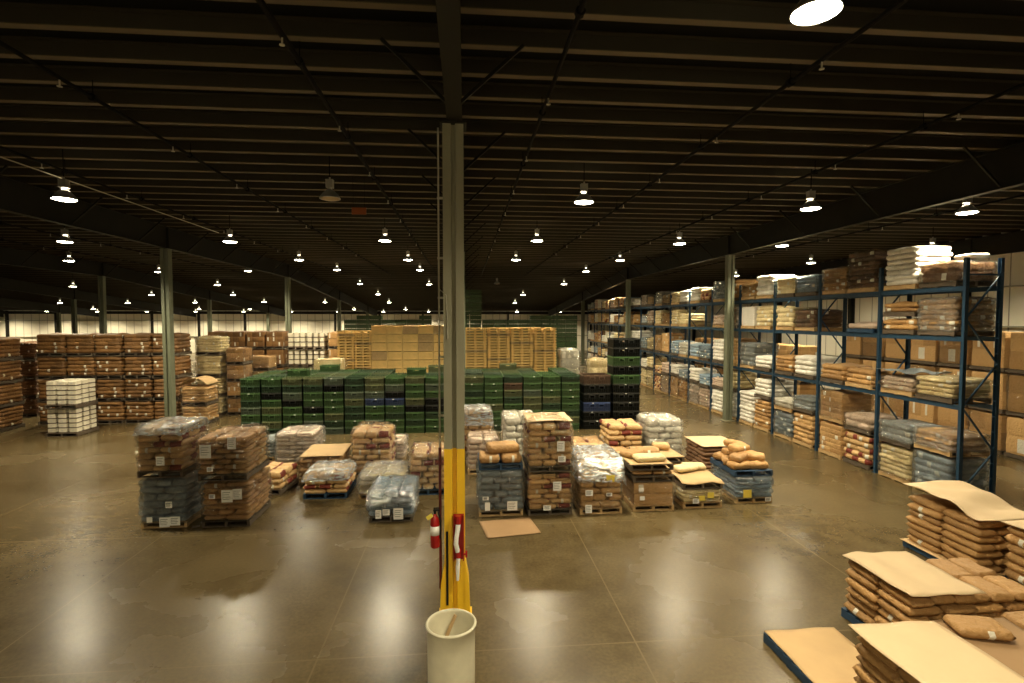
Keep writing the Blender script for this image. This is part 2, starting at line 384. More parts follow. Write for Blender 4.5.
# a palletised load. cx,cy = centre on the ground, z = base
def load(name, cx, cy, z, w, d, h, nl, style, label, wrap='film', rz=0.0, pal='w', near=False, heap=.03, seed=None, group=None, cat='pallet load', nf=2, ns=3, prt=.0, labels=(), crisp=False, R=None):
    seed = seed if seed is not None else rnd.randint(1, 6)
    t = empty(name, (cx, cy, z), rz, label, cat, group)
    ph = .14
    wr, dr = round(w, 1), round(d, 1)
    obj('pallet', get_pallet(w, d, None), t, mat=M[PM[pal]], sc=(w/wr, d/dr, 1))
    body = h-ph
    if near and not crisp:
        lh = body/nl; r = random.Random(seed*7+nl)
        for k in range(nl):
            a, b = ((2, 3) if k % 2 == seed % 2 else (3, 2))
            sx, sy = w/a, d/b
            long_x = sx > sy
            L_, W_ = (sx, sy) if long_x else (sy, sx)
            for i in range(a):
                for j in range(b):
                    sv = r.randint(1, 8)
                    me = cached(('sack', round(L_, 1), round(W_, 1), sv, style == 'red' and sv % 2), lambda: sack_mesh(round(L_, 1)*.995, round(W_, 1)*.995, .15, sv, style == 'red' and bool(sv % 2)))
                    o = obj('sack', me, t, (-w/2+sx*(i+.5)+r.uniform(-.02, .02), -d/2+sy*(j+.5)+r.uniform(-.02, .02), ph+lh*k-.006), (0 if long_x else PI/2)+r.uniform(-.04, .04)+(PI if r.random() < .5 else 0), M[style])
                    top = (k == nl-1)
                    o.scale = (L_/round(L_, 1), W_/round(W_, 1), lh*1.02/.15*(1.3 if top and heap > .05 else 1))
                    o.rotation_euler.x = r.uniform(-.03, .03)*(3 if top else 1); o.rotation_euler.y = r.uniform(-.02, .02)*(3 if top else 1)
    else:
        key = ('blk', round(w, 1), round(d, 1), round(body, 1), nl, nf, ns, seed % 5, crisp, round(heap, 2), prt, R)
        wq, dq, hq = round(w, 1), round(d, 1), max(.1, round(body, 1))
        me = cached(key, lambda: block_mesh(wq-.04, dq-.04, hq, nl, nf, ns, .034 if not crisp else .004, heap, seed % 5+1, R or 16, 0, .014 if not crisp else .003, .03 if not crisp else .016, crisp, .22, prt))
        obj('carton_tier' if crisp else 'sack_tier', me, t, (0, 0, ph), mat=M[style], sc=(w/wq, d/dq, body/hq))
    if wrap:
        wq, dq, hq = round(w, 1), round(d, 1), max(.1, round(body, 1))
        me = cached(('wrap', wq, dq, hq, nl, seed % 3, round(heap, 2)), lambda: block_mesh(wq, dq, hq+.05, max(2, nl), 1, 1, .018, heap*1.3, seed % 3+20, 14, .022, .026, .006, False, 0, 0))
        for a in (): pass
        obj('stretch_wrap', me, t, (0, 0, ph-.04), mat=M[wrap], sc=(w/wq, d/dq, body/hq))
    for (lx, lz, lw, lh_, ye) in labels:
        paper(t, lx*w/2, -d/2-.062, lz*h, lw, lh_, ye)
    return t

# ================================================================ THE HALL
XR, XL, DB, DF = 24.4, -74.0, 76.0, -6.0
RIDGE = 38.0
def roof(D): return 8.72-max(0, D-RIDGE)*.072
m = MB().box(XL, XR, DF, DB, -.2, 0)
struct('floor', m.mesh('floor', M['floor']))
m = MB()
for a, b in ((DF, RIDGE), (RIDGE, DB)):
    i = len(m.v)
    m.v += [Vector((XL, a, roof(a))), Vector((XR, a, roof(a))), Vector((XR, b, roof(b))), Vector((XL, b, roof(b))),
            Vector((XL, a, roof(a)+.1)), Vector((XR, a, roof(a)+.1)), Vector((XR, b, roof(b)+.1)), Vector((XL, b, roof(b)+.1))]
    m.f += [tuple(i+k for k in q) for q in ((0,3,2,1),(4,5,6,7),(0,1,5,4),(1,2,6,5),(2,3,7,6),(3,0,4,7))]
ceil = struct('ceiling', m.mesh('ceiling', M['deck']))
# purlins, child parts of the ceiling
def purlin_mesh():
    m = MB(); L = XR-XL
    m.box(0, L, -.005, .005, 0, .22); m.box(0, L, -.005, .13, 0, .012); m.box(0, L, -.09, .005, .208, .22); m.box(0, L, .12, .13, 0, .04)
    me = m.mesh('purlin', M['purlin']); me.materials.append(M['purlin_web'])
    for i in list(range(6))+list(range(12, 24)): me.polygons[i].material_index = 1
    return me
pm = purlin_mesh(); D = .6; k = 0
while D < DB-.3 and k < 100:
    obj('purlin', pm, ceil, (XL, D, roof(D)-.22)); D += .86 if D < 40 else 1.0; k += 1
for nm, args in (('wall_right', (XR, XR+.2, DF, DB, 0, 8.9)), ('wall_back', (XL, XR, DB, DB+.2, 0, 6.2)), ('wall_left', (XL-.2, XL, DF, DB, 0, 8.9)), ('wall_front', (XL, XR, DF-.2, DF, 0, 8.9))):
    struct(nm, MB().box(*args).mesh(nm, M['wallm']))
# girts and wall posts of the pre-engineered building
n = 1
for z in (2.2, 4.3, 6.1):
    struct('trim_%d' % n, MB().box(XR-.2, XR-.002, DF+.01, DB-.25, z, z+.07).mesh('girt', M['col'])); n += 1
for z in (2.2, 4.4):
    struct('trim_%d' % n, MB().box(XL+.01, XR-.25, DB-.2, DB-.002, z, z+.07).mesh('girt', M['col'])); n += 1
struct('trim_%d' % n, MB().box(XL+.01, XR-.6, DB-.32, DB-.21, 5.32, 5.7).mesh('eave_shade_band', M['roofsteel']))  # dark band set on the upper wall for the shade under the eave
wp = MB().box(-.12, .12, -.3, -.28, 0, 8).box(-.01, .01, -.28, -.02, 0, 8).box(-.12, .12, -.02, 0, 0, 8)
wpm = wp.mesh('wall_post', M['roofsteel'])
x = XR-6
while x > XL+2:
    o = struct('wall_post', wpm, loc=(x, DB-.01, 0), sc=(1, 1, 5.75/8)); x -= 6.1
D = .5
while D < DB-3:
    o = struct('wall_post', wpm, loc=(XR-.01, D+.2, 0), rz=-PI/2, sc=(1, 1, 7.9/8)); D += 7.6

# rafters
RX = [12.2*i-.15 for i in range(-5, 2)]
RX_EDGE = XR-.32
def rafter_mesh():
    m = MB()
    pts = [DF+.1, 8.1, 23.1, 38.1, 53.1, 68.2, DB-.35]
    def zb(D): return roof(D)-.22
    for a, b in zip(pts[:-1], pts[1:]):
        za, zb_ = zb(a), zb(b)
        dep = .88
        for (x0, x1, lo, hi) in ((-.008, .008, -dep, 0), (-.11, .11, -dep-.014, -dep), (-.11, .11, -.014, 0)):
            i = len(m.v)
            for D_, z_ in ((a, za), (b, zb_)):
                m.v += [Vector((x0, D_, z_+lo)), Vector((x1, D_, z_+lo)), Vector((x1, D_, z_+hi)), Vector((x0, D_, z_+hi))]
            m.f += [tuple(i+k for k in q) for q in ((0,1,2,3),(4,7,6,5),(0,4,5,1),(1,5,6,2),(2,6,7,3),(3,7,4,0))]
        for D_ in (a+.05,):
            m.box(-.1, .1, D_-.006, D_+.006, zb(D_)-dep, zb(D_))
    return m.mesh('rafter', M['roofsteel'])
rm = rafter_mesh()
strutm = {}
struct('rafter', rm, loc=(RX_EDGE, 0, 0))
for xi, x in enumerate(RX):
    o = struct('rafter', rm, loc=(x, 0, 0))
    if -26 < x < 14:
        D = 4.04
        while D < 50:
            for sgn in (-1, 1):
                zr = roof(D)
                me = cached(('brace', sgn), lambda: MB().bar((sgn*.06, 0, -1.05), (sgn*.98, 0, -.2), .045, .045).mesh('flange_brace', M['roofsteel']))
                obj('flange_brace', me, o, (0, D, zr))
            D += 3.44
def ordn(i):
    return ['first', 'second', 'third', 'fourth', 'fifth', 'sixth', 'seventh', 'eighth', 'ninth', 'tenth', 'eleventh', 'twelfth', 'thirteenth', 'fourteenth', 'fifteenth', 'sixteenth', 'seventeenth', 'eighteenth', 'nineteenth', 'twentieth'][i] if i < 20 else 'number %s' % ['twenty one','twenty two','twenty three','twenty four','twenty five','twenty six','twenty seven','twenty eight','twenty nine','thirty','thirty one','thirty two','thirty three'][i-20]

# steel columns ----------------------------------------------------
def column_profile(m, z0, z1, hw=.155, hd=.15, g=.035):
    pts = [(-hw, -hd), (-g, -hd), (-g+.008, -hd+.06), (g-.008, -hd+.06), (g, -hd), (hw, -hd), (hw, hd), (g, hd), (g-.008, hd-.06), (-g+.008, hd-.06), (-g, hd), (-hw, hd)]
    i = len(m.v); n = len(pts)
    for z in (z0, z1):
        for x, y in pts: m.v.append(Vector((x, y, z)))
    m.f += [(i+k, i+(k+1) % n, i+n+(k+1) % n, i+n+k) for k in range(n)]
    m.f += [tuple(i+n+k for k in range(n)), tuple(i+k for k in reversed(range(n)))]
    return m
XS = 0
rows_d = [8.1, 23.1, 38.1, 53.1, 68.2]
sidew = {12: 'on the line of the blue rack', 0: 'on the line of the yellow-footed post'}
for xi, x in enumerate(RX):
    for di, D in enumerate(rows_d):
        ht = roof(D)-.22-.894
        near = (abs(x+.15) < .1 and di == 0)
        if near: continue
        if D < 20 and x < -12.5 or (D < 10): continue
        line = 'at the blue rack' if x > 10 else 'behind the yellow-footed post' if x > -2 else '%s line over from the yellow-footed post' % ordn(int(round(-x/12.2))-1)
        t = empty('steel_column', (x, D, 0), 0, 'grey-green roof post, %s row down the hall, %s' % (ordn(di), line), 'column', 'plain grey-green roof posts')
        hk = round(ht, 2)
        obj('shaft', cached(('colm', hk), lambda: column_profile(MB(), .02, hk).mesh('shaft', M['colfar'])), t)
        obj('base_plate', cached('bpl', lambda: MB().box(-.24, .24, -.24, .24, 0, .025).mesh('base_plate', M['col'])), t)
        obj('cap_plate', cached('cpl', lambda: MB().box(-.18, .18, -.2, .2, -.02, 0).mesh('cap_plate', M['roofsteel'])), t, (0, 0, hk))
# the near post
cx0, cd0 = -.17, 8.1; hN = roof(cd0)-.22-.894
t = empty('steel_column', (cx0, cd0, 0), 0, 'nearest tall steel post with yellow lower part, behind the open drum', 'column')
obj('shaft', column_profile(MB(), 2.72, hN).mesh('shaft', M['col']), t)
obj('yellow_shaft', column_profile(MB(), .02, 2.72, .157, .152).mesh('yellow_shaft', M['colyel']), t)
m = MB().box(-.26, .26, -.26, .26, 0, .03)
for s in (-1, 1):
    i = len(m.v)
    m.v += [Vector(p) for p in ((s*.15, -.17, .02), (s*.235, -.17, .02), (s*.15, -.17, 1.0), (s*.215, -.17, .62), (s*.15, .17, .02), (s*.235, .17, .02), (s*.15, .17, 1.0), (s*.215, .17, .62))]
    m.f += [tuple(i+k for k in q) for q in ((0,1,3,2),(4,6,7,5),(1,5,7,3),(3,7,6,2),(0,2,6,4),(0,4,5,1))]
obj('base_guard', m.mesh('base_guard', M['colyel']), t)
obj('cap_plate', MB().box(-.2, .2, -.2, .2, -.02, 0).mesh('cap_plate', M['roofsteel']), t, (0, 0, hN))
m = MB(); m.tube((-.225, -.03, .5), (-.225, -.03, 2.72), .022)
obj('maroon_pipe', m.mesh('maroon_pipe', M['maroon']), t)
m = MB(); m.tube((-.225, -.03, 2.72), (-.225, -.03, hN-.05), .014)
for z in (3.2, 4.1, 5.0, 5.6, 6.5): m.box(-.245, -.14, -.05, -.01, z, z+.03)
m.tube((-.225, -.03, 5.15), (-.11, -.16, 5.05), .006, 6); m.tube((-.11, -.16, 5.05), (-.09, -.165, 4.4), .006, 6)
obj('conduit', m.mesh('conduit', M['pipe_pale']), t)
m = MB().box(-.135, -.10, -.165, -.145, .3, 1.45); obj('edge_trim', m.mesh('edge_trim', M['black']), t)
# hose reel bracket: pale curved hose between red end fittings
t = empty('hose_rack', (cx0+.055, cd0-.2, 0), 0, 'red fire hose rack with pale bent hose fixed to the yellow post', 'fire hose')
m = MB().box(-.075, .085, .02, .045, 1.02, 1.72).box(-.075, -.06, -.04, .03, 1.02, 1.72).box(.07, .085, -.04, .03, 1.02, 1.72)
obj('bracket', m.mesh('bracket', M['redp']), t)
for za, zb_, rr_ in ((1.6, 1.72, .05), (1.08, 1.2, .045)): obj('coupling', MB().tube((0, -.04, za), (0, -.04, zb_), rr_).mesh('coupling', M['redp']), t)
m = MB(); P = [(0, -.05, 1.6), (-.012, -.07, 1.5), (-.03, -.085, 1.4), (-.035, -.085, 1.3), (-.01, -.06, 1.18)]
for a, b in zip(P[:-1], P[1:]): m.tube(a, b, .036, 10)
obj('hose', m.mesh('hose', M['paper']), t)
m = MB(); m.tube((0, -.05, 1.08), (-.01, -.04, .95), .03, 10); m.tube((-.01, -.04, .95), (-.015, -.03, .72), .034, 10, .022)
obj('nozzle', m.mesh('nozzle', M['paper']), t)
m = MB().tube((.075, -.03, 1.12), (.13, -.03, 1.12), .016, 8).tube((.12, -.03, 1.07), (.12, -.03, 1.17), .014, 8)
obj('valve', m.mesh('valve', M['redp']), t)
# fire extinguisher
ex = cx0-.30
t = empty('fire_extinguisher', (ex, cd0-.12, 0), 0, 'red fire extinguisher hanging beside the yellow post', 'fire extinguisher')
prof = [(0, 1.20), (.06, 1.20), (.072, 1.22), (.072, 1.58), (.062, 1.64), (.03, 1.69), (.022, 1.72), (0, 1.72)]
obj('cylinder_body', MB().lathe(prof, 20).mesh('cylinder_body', M['redp']), t)
obj('information_label', MB().lathe([(.0725, 1.40), (.0735, 1.40), (.0735, 1.54), (.0725, 1.54)], 20).mesh('information_label', M['paper']), t)
obj('valve_head', MB().tube((0, 0, 1.7), (0, 0, 1.77), .022).box(-.03, .07, -.012, .012, 1.76, 1.785).box(-.02, .06, -.01, .01, 1.80, 1.815).box(-.02, 0, -.01, .01, 1.76, 1.815).mesh('valve_head', M['black']), t)
obj('discharge_hose', MB().tube((.05, -.02, 1.76), (.085, -.04, 1.6), .012, 8).tube((.085, -.04, 1.6), (.08, -.04, 1.35), .012, 8).mesh('discharge_hose', M['black']), t)
obj('inspection_tag', MB().box(-.05, .05, -.002, .002, -.03, .03, Matrix.Rotation(-.6, 3, 'Y'), (-.08, -.02, 1.68)).mesh('inspection_tag', M['yellowpaper']), t)
obj('wall_bracket', MB().box(-.02, .045, .075, .095, 1.5, 1.53).box(-.02, .02, .06, .095, 1.4, 1.62).mesh('wall_bracket', M['black']), t)

# open drum ---------------------------------------------------------
dx, dy = -.19, 6.5
t = empty('open_drum', (dx, dy, 0), 0, 'pale open-topped waste drum in front of the yellow post', 'drum')
prof = [(0, .03), (.27, .03), (.28, 0), (.295, .02), (.297, .28), (.298, .58), (.30, .84), (.312, .85), (.314, .875), (.30, .885), (.288, .875), (.287, .84), (.285, .06), (0, .05)]
obj('shell', MB().lathe(prof, 48).mesh('shell', M['drum']), t)
m = MB().lathe([(.306, .845), (.318, .85), (.32, .868), (.314, .878), (.303, .872)], 48); obj('rim_ring', m.mesh('rim_ring', M['drum']), t)
m = MB(); m.lathe([(.28, .06), (.27, .3), (.2, .34), (.1, .3), (0, .36)], 24)
for v in m.v: v.z += noise.noise(v*6)*.08
obj('rubbish', m.mesh('rubbish', plain('grey_rubbish', (.3, .27, .2), .8)), t)
m = MB().bar((-.2, .1, .3), (.05, .24, .83), .05, .02); obj('cardboard_strip', m.mesh('cardboard_strip', M['card']), t)

# ---------------------------------------------------------------- lamps
LAMPS = [(816,13,5.2),(64.5,199.5,12.8),(584,202.5,12.8),(810.5,209,12.8),(967,213,12.8),(330,199,12.8),
 (65,242,20.4),(230,242,20.4),(385,241,20.4),(537,241,20.4),(679.5,244,20.4),(782,246,20.4),(932.5,249,20.4),
 (69,261,28),(299,260,28),(408,260,28),(516,260,28),(620,260.5,28),(696.5,261,28),(811,263,28),
 (159,272,35.6),(248,271,35.6),(337,270,35.6),(420,270,35.6),(586,269.5,35.6),
 (73,286.5,43.2),(217.5,285,43.2),(360,284,43.2),(429,284.5,43.2),(564,283,43.2),(615,283,43.2),(497,282,43.2),
 (151.5,295,50.8),(233,295,50.8),(378,293.5,50.8),(523,292.5,50.8),
 (60,303,58.4),(127.5,303,58.4),(195,302.5,58.4),(264,301,58.4),(325,301,58.4),(389,301,58.4),(515,300.5,58.4),(576,300,58.4),
 (93,309,67),(145,309,67),(199,309,67),(250,309,67),(354,309,67),(405.5,308.5,67)]
UNLIT = {(330, 199), (497, 282)}
ADDED_LAMPS = [(3.2, -2.4, 7.7), (-3.0, -2.4, 7.7), (-9.0, -2.4, 7.7), (20.0, 12.8, 7.7), (19.0, 35.6, 7.7)]+[(-66+6.1*i, 73.0, 5.62) for i in range(14)]  # unseen camera-side lamps light the stack fronts; wall lamps added to brighten walls
lamp_refl = MB().lathe([(.235, 0), (.24, .01), (.22, .05), (.17, .12), (.10, .19), (.07, .21), (0, .21)], 24).mesh('reflector', M['alu'])
lamp_lens = MB().lathe([(0, -.035), (.10, -.03), (.19, -.012), (.23, .006), (.228, .012), (0, .012)], 24).mesh('lens', M['lens'])
lamp_neck = MB().tube((0, 0, .20), (0, 0, .26), .05, 12).mesh('neck', M['arc'])
lamp_box = MB().box(-.08, .08, -.07, .07, .26, .44).box(-.085, .085, -.075, .075, .43, .445).tube((0, 0, .44), (0, 0, .50), .02, 8).mesh('ballast_housing', M['alu'])
rows = {}
alll = []
for px, py, D in LAMPS:
    x, y, z = at_depth(px, py, D); alll.append((x, D, min(z, roof(D)-.8), (px, py) not in UNLIT))
for e in ADDED_LAMPS: alll.append((*e, True))
alll.sort(key=lambda a: (a[1], -a[0]))
EN = 2200.0
for a in alll: rows.setdefault(a[1], []).append(a)
ri = 0
for D in sorted(rows):
    for ci, (x, y, z, lit) in enumerate(rows[D]):
        nm = '%s bell-shaped lamp, %s from the rack wall in the %s lamp row' % ('lit' if lit else 'unlit', ordn(ci), ordn(ri))
        t = empty('high_bay_lamp', (x, y, z), 0, nm, 'lamp', 'high bay ceiling lamps')
        obj('reflector', lamp_refl, t); obj('lens', lamp_lens, t, mat=None if lit else M['lens_off'])
        obj('neck', lamp_neck, t, mat=None if lit else M['alu']); obj('ballast_housing', lamp_box, t)
        hc = roof(y)-.22-z-.5
        me = cached(('cord', round(hc, 2)), lambda: MB().tube((0, 0, .5), (0, 0, .5+hc), .012, 6).mesh('hanging_rod', M['pipe']))
        obj('hanging_rod', me, t)
        if lit:
            ld = cached('lampdata', lambda: bpy.data.lights.new('lamp_light', 'SPOT'))
            ld.energy = EN; ld.color = (1.0, .86, .58); ld.spot_size = math.radians(146); ld.spot_blend = .7; ld.shadow_soft_size = .2
            lo = bpy.data.objects.new('lamp_light', ld); COL.objects.link(lo); lo.parent = t; lo.location = (0, 0, -.06)
            lu = cached('updata', lambda: bpy.data.lights.new('neck_light', 'POINT'))
            lu.energy = 5; lu.color = (1.0, .84, .55); lu.shadow_soft_size = .06
            l2 = bpy.data.objects.new('neck_light', lu); COL.objects.link(l2); l2.parent = t; l2.location = (0, .12, .24)
    ri += 1

# ---------------------------------------------------------------- sprinkler pipes
for pi_, (X, r, L0) in enumerate([(-13.0, .03, 3), (-9.5, .03, 2), (-5.9, .032, 1), (-2.25, .042, 0), (1.33, .034, 0), (4.85, .034, 0), (8.4, .034, 1), (15.9, .03, 4), (-17, .03, 5), (-20.6, .03, 6)]):
    where = ['passing over the %s lane of lamps' % ordn(pi_)]
    t = empty('sprinkler_pipe', (X, 0, 0), 0, 'dark sprinkler pipe under the roof, %s run counting across the hall' % ordn(pi_), 'pipe', 'sprinkler pipe runs')
    z = 8.22
    obj('pipe_run', MB().tube((0, .8, z), (0, 46, z-.6 if False else z), r, 8).mesh('pipe_run', M['pipe']) if True else None, t)
    hd = cached('shead', lambda: MB().tube((0, 0, 0), (0, 0, -.09), .012, 6).tube((0, 0, -.09), (0, 0, -.1), .035, 8).mesh('sprinkler_head', M['pipe_pale']))
    cl = cached('sclamp', lambda: MB().tube((0, -.04, 0), (0, .04, 0), .06, 8).tube((0, 0, 0), (0, 0, .28), .008, 6).mesh('hanger', M['pipe']))
    D = 2.4+(pi_ % 2)*1.5
    while D < 30:
        obj('sprinkler_head', hd, t, (0, D, z-.03)); obj('hanger', cl, t, (0, D+.7, z)); D += 3.0
tag(obj('conduit_run', MB().tube((-9.3, 2, 7.95), (-9.3, 21, 7.95), .014, 6).mesh('conduit_run', M['pipe_pale'])), 'thin pale conduit slung under the roof toward the lamp with bracket', 'conduit')
x, y, z = at_depth(359, 211, 14.5)
t = empty('hanging_board', (x, y, z), 0, 'small faded orange board hanging under the dark roof', 'sign')
obj('board', MB().box(-.19, .19, -.01, .01, -.09, .09).mesh('board', M['orange']), t)
obj('hanger_wire', MB().tube((-.15, 0, .09), (-.15, 0, roof(y)-.2-z), .004, 5).tube((.15, 0, .09), (.15, 0, roof(y)-.2-z), .004, 5).mesh('hanger_wire', M['pipe']), t)

# ================================================================ FLOOR LOADS (middle group)
def fl(name, xl, xr, yb, yt, dep, nl, style, label, **k):
    """near-face corners on the floor and the top of that face as seen -> a load standing there"""
    x0, y0 = spot(xl, yb); x1, y1 = spot(xr, yb)
    yy = (y0+y1)/2
    x0 = at_depth(xl, yb, yy)[0]; x1 = at_depth(xr, yb, yy)[0]
    z = at_depth((xl+xr)/2, yt, yy)[2]
    w = x1-x0
    base = k.pop('z', 0.0)
    return load(name, (x0+x1)/2, yy+dep/2, base, w, dep, z-base, nl, style, label, **k), z, w, ((x0+x1)/2, yy+dep/2)
def fl_on(below, name, yt, nl, style, label, dw=0.0, dx=0.0, **k):
    t, z, w, (cx, cy) = below; dep = k.pop('dep', 1.18)
    zt = at_depth(512, yt, cy-dep/2)[2]
    return load(name, cx+dx, cy, z+.05, w+dw, dep, zt-z-.03, nl, style, label, **k), zt, w+dw, (cx+dx, cy)
def crumple(parent, z, w, d, h, mat='film_heap', seed=3, skirt=.12):
    """loose film draped over a load: a lumpy cover with hanging sides"""
    m = MB(); m.sm = True; n = 26; idx = {}
    for i in range(n+1):
        for j in range(n+1):
            u = -1+2*i/n; v = -1+2*j/n; e = max(abs(u), abs(v))
            x, y = u*w/2*1.04, v*d/2*1.04
            z_ = h*(1-e**6)+noise.noise(Vector((u*2.6+seed, v*2.6, 0)))*.05+noise.noise(Vector((u*7+seed, v*7, 4)))*.03
            if e > .93: z_ = -skirt-(.06*noise.noise(Vector((u*5, v*5, seed)))); x += noise.noise(Vector((v*9, seed, 0)))*.03; y += noise.noise(Vector((u*9, seed, 3)))*.03
            idx[i, j] = len(m.v); m.v.append(Vector((x, y, z_)))
    for i in range(n):
        for j in range(n): m.f.append((idx[i, j], idx[i+1, j], idx[i+1, j+1], idx[i, j+1]))
    return obj('film_cover', m.mesh('film_cover', M[mat]), parent, (0, 0, z))
W = 'wrapped_pallet_load'; SK = 'sack_pallet_load'; CT = 'carton_pallet_load'
A1 = fl(W, 141, 187, 528, 480, 1.2, 6, 'grey', 'grey film-wrapped load, lower one of the stack beside the tall brown wrapped pair', wrap='film_blue', near=True, heap=0, labels=((-.55, .2, .12, .12, 0), (.1, .14, .22, .22, 0), (.55, .16, .22, .2, 0), (.3, .5, .14, .14, 0)), seed=2)
A2 = fl_on(A1, W, 424, 7, 'red', 'brown and red printed sacks under clear film, stacked on the grey wrapped load', dw=.0, near=True, heap=.10, wrap='film', labels=((.1, .36, .18, .2, 0),), seed=3, pal='d', dx=-.06)
crumple(A2[0], A2[1]-A1[1]-.05, A2[2]+.03, 1.24, .12, 'film_heap', 5, .10)
B1 = fl(W, 202, 250, 527, 483, 1.3, 7, 'kraft', 'lower brown film-wrapped sack load with white papers, beside the grey wrapped load', near=True, heap=0, labels=((-.5, .72, .13, .1, 0), (.12, .72, .24, .28, 0), (.55, .76, .2, .24, 0)), seed=4, pal='d')
B2 = fl_on(B1, W, 434, 7, 'kraft', 'upper brown film-wrapped sack load with slanted top and white notice', dw=.02, near=True, heap=.1, dep=1.3, labels=((-.62, .72, .24, .3, 0), (-.45, .3, .13, .1, 0), (.45, .9, .18, .26, 0)), seed=5, pal='d', dx=-.05)
fl(SK, 254, 284, 495, 474, 1.1, 3, 'red', 'low pallet of orange-brown sacks standing behind the tall brown wrapped pair', near=True, wrap=None, heap=.08, pal='d', rz=-.12)
fl(W, 247, 274, 462, 441, 1.1, 5, 'grey', 'short dark grey wrapped load half hidden behind the tall brown pair', wrap='film', heap=.03)
fl(W, 276, 315, 466, 434, 1.2, 7, 'pink', 'silvery film-wrapped sack load with rounded top, against the green crates', wrap='film_white', near=True, heap=.08, pal='w', seed=2)
Fc = fl(W, 299, 341, 483, 458, 1.45, 4, 'kraft', 'low brown sack load topped by a flat cardboard sheet, behind the white-topped pallet', near=True, wrap='film', heap=0)
def sheet(name, cx, cy, z, w, d, label, mat='card', rz=0., th=.008, curl=0., dip=None, cat='cardboard sheet', nx=14, ny=14, parent=None, wav=.01):
    m = MB(); m.sm = True
    P = [[None]*(ny+1) for _ in range(nx+1)]
    for s in (1, 0):
        for i in range(nx+1):
            for j in range(ny+1):
                u = i/nx-.5; v = j/ny-.5
                zz = wav*noise.noise(Vector((u*3+cx, v*3+cy, 1)))
                if dip: zz += dip(u, v)
                P[i][j] = P[i][j] or []
                P[i][j] = (P[i][j]+[len(m.v)]); m.v.append(Vector((u*w, v*d, zz+th*s)))
    for i in range(nx):
        for j in range(ny):
            m.f.append((P[i][j][0], P[i+1][j][0], P[i+1][j+1][0], P[i][j+1][0])); m.f.append((P[i][j][1], P[i][j+1][1], P[i+1][j+1][1], P[i+1][j][1]))
    for i in range(nx):
        m.f.append((P[i][0][1], P[i+1][0][1], P[i+1][0][0], P[i][0][0])); m.f.append((P[i][ny][0], P[i+1][ny][0], P[i+1][ny][1], P[i][ny][1]))
    for j in range(ny):
        m.f.append((P[0][j][0], P[0][j+1][0], P[0][j+1][1], P[0][j][1])); m.f.append((P[nx][j][1], P[nx][j+1][1], P[nx][j+1][0], P[nx][j][0]))
    o = obj(name, m.mesh(name, M[mat]), parent, (cx, cy, z), rz)
    if label: tag(o, label, cat)
    return o
sheet('cardboard_sheet', Fc[3][0]+.02, Fc[3][1], Fc[1]+.05, Fc[2]+.03, 1.5, 'flat cardboard sheet on the low sack load in front of the green crates', rz=.03)
G1 = fl(W, 303, 347, 499, 476, 1.2, 4, 'red', 'low sack load on a blue pallet with crumpled white film on top', wrap=None, near=True, pal='b', heap=.09)
crumple(G1[0], G1[1]+.0, G1[2]+.02, 1.24, .14, seed=3)
fl(W, 352, 391, 476, 433, 1.2, 7, 'red', 'tall wrapped load of red-ended sacks with rounded top, before the green crates', near=True, heap=.14, wrap='film', seed=3)
fl(W, 372, 404, 463, 442, 1.1, 5, 'pink', 'pale wrapped load peeping out behind the tall rounded brown load', wrap='film_white', heap=.05)
I1 = fl(W, 359, 405, 499, 476, 1.2, 4, 'cream', 'low load under whitish green film behind the blue wrapped load', wrap='film_white', near=True, heap=.08)
J1 = fl(W, 369, 413, 522, 492, 1.15, 4, 'blue', 'low blue film-wrapped load standing by itself on the open floor', wrap='film_blue', near=True, heap=.08, labels=((-.55, .3, .13, .2, 0), (-.2, .36, .16, .14, 0), (.35, .3, .22, .26, 0)), pal='d')
crumple(J1[0], J1[1]-.02, J1[2]+.1, 1.26, .10, 'film_blue', 13, .3)
crumple(I1[0], I1[1], I1[2]+.06, 1.26, .12, 'film_white', 15, .2)
fl(W, 410, 446, 495, 454, 1.2, 6, 'red', 'wrapped load of red-ended sacks on a blue pallet just behind the yellow post', near=True, heap=.1, wrap='film', pal='b', seed=3)
L1 = fl(W, 456, 492, 461, 414, 1.2, 8, 'red', 'tall sack load with bluish film on top, by the crates beside the post', near=True, heap=.1, wrap='film', seed=2)
crumple(L1[0], L1[1]+.02, L1[2]+.06, 1.26, .14, 'film_heap', 7, .4)
fl(W, 468, 499, 474, 440, 1.2, 6, 'pink', 'wrapped sack load standing behind the grey load', near=True, heap=.09, wrap='film', seed=5)
fl(W, 505, 538, 481, 419, 1.2, 9, 'white', 'tall white sack load wrapped in clear film, between two brown stacks', near=True, heap=.1, wrap='film', seed=4)
N1 = fl(W, 479, 523, 516, 471, 1.15, 6, 'grey', 'grey film-wrapped load with two white papers and a blue pallet on top', wrap='film_blue', near=True, heap=0, labels=((-.62, .24, .12, .2, 0), (-.7, .42, .14, .08, 0), (.5, .24, .24, .22, 0)), seed=3)
def solo_pallet(cx, cy, z, w, d, label, pal='b', rz=0, group=None):
    return tag(obj('pallet', get_pallet(w, d, None), None, (cx, cy, z), rz, M[PM[pal]], sc=(w/round(w, 1), d/round(d, 1), 1)), label, 'pallet', group)
def solo_sack(cx, cy, z, l, w, h, style, label, rz=0., seed=None, group=None, rx=0., ry=0., prt=False, droop=0.):
    s = seed or rnd.randint(1, 8)
    me = cached(('ss', round(l, 2), round(w, 2), round(h, 2), s, prt, droop), lambda: sack_mesh(l, w, h, s, prt, droop))
    o = obj('paper_sack', me, None, (cx, cy, z), rz, M[style]); o.rotation_euler.x = rx; o.rotation_euler.y = ry
    return tag(o, label, 'sack', group)
nx_, ny_ = N1[3]; nz_ = N1[1]+.02
solo_pallet(nx_, ny_, nz_, 1.05, 1.1, 'blue pallet on the grey wrapped load, carrying four brown sacks')
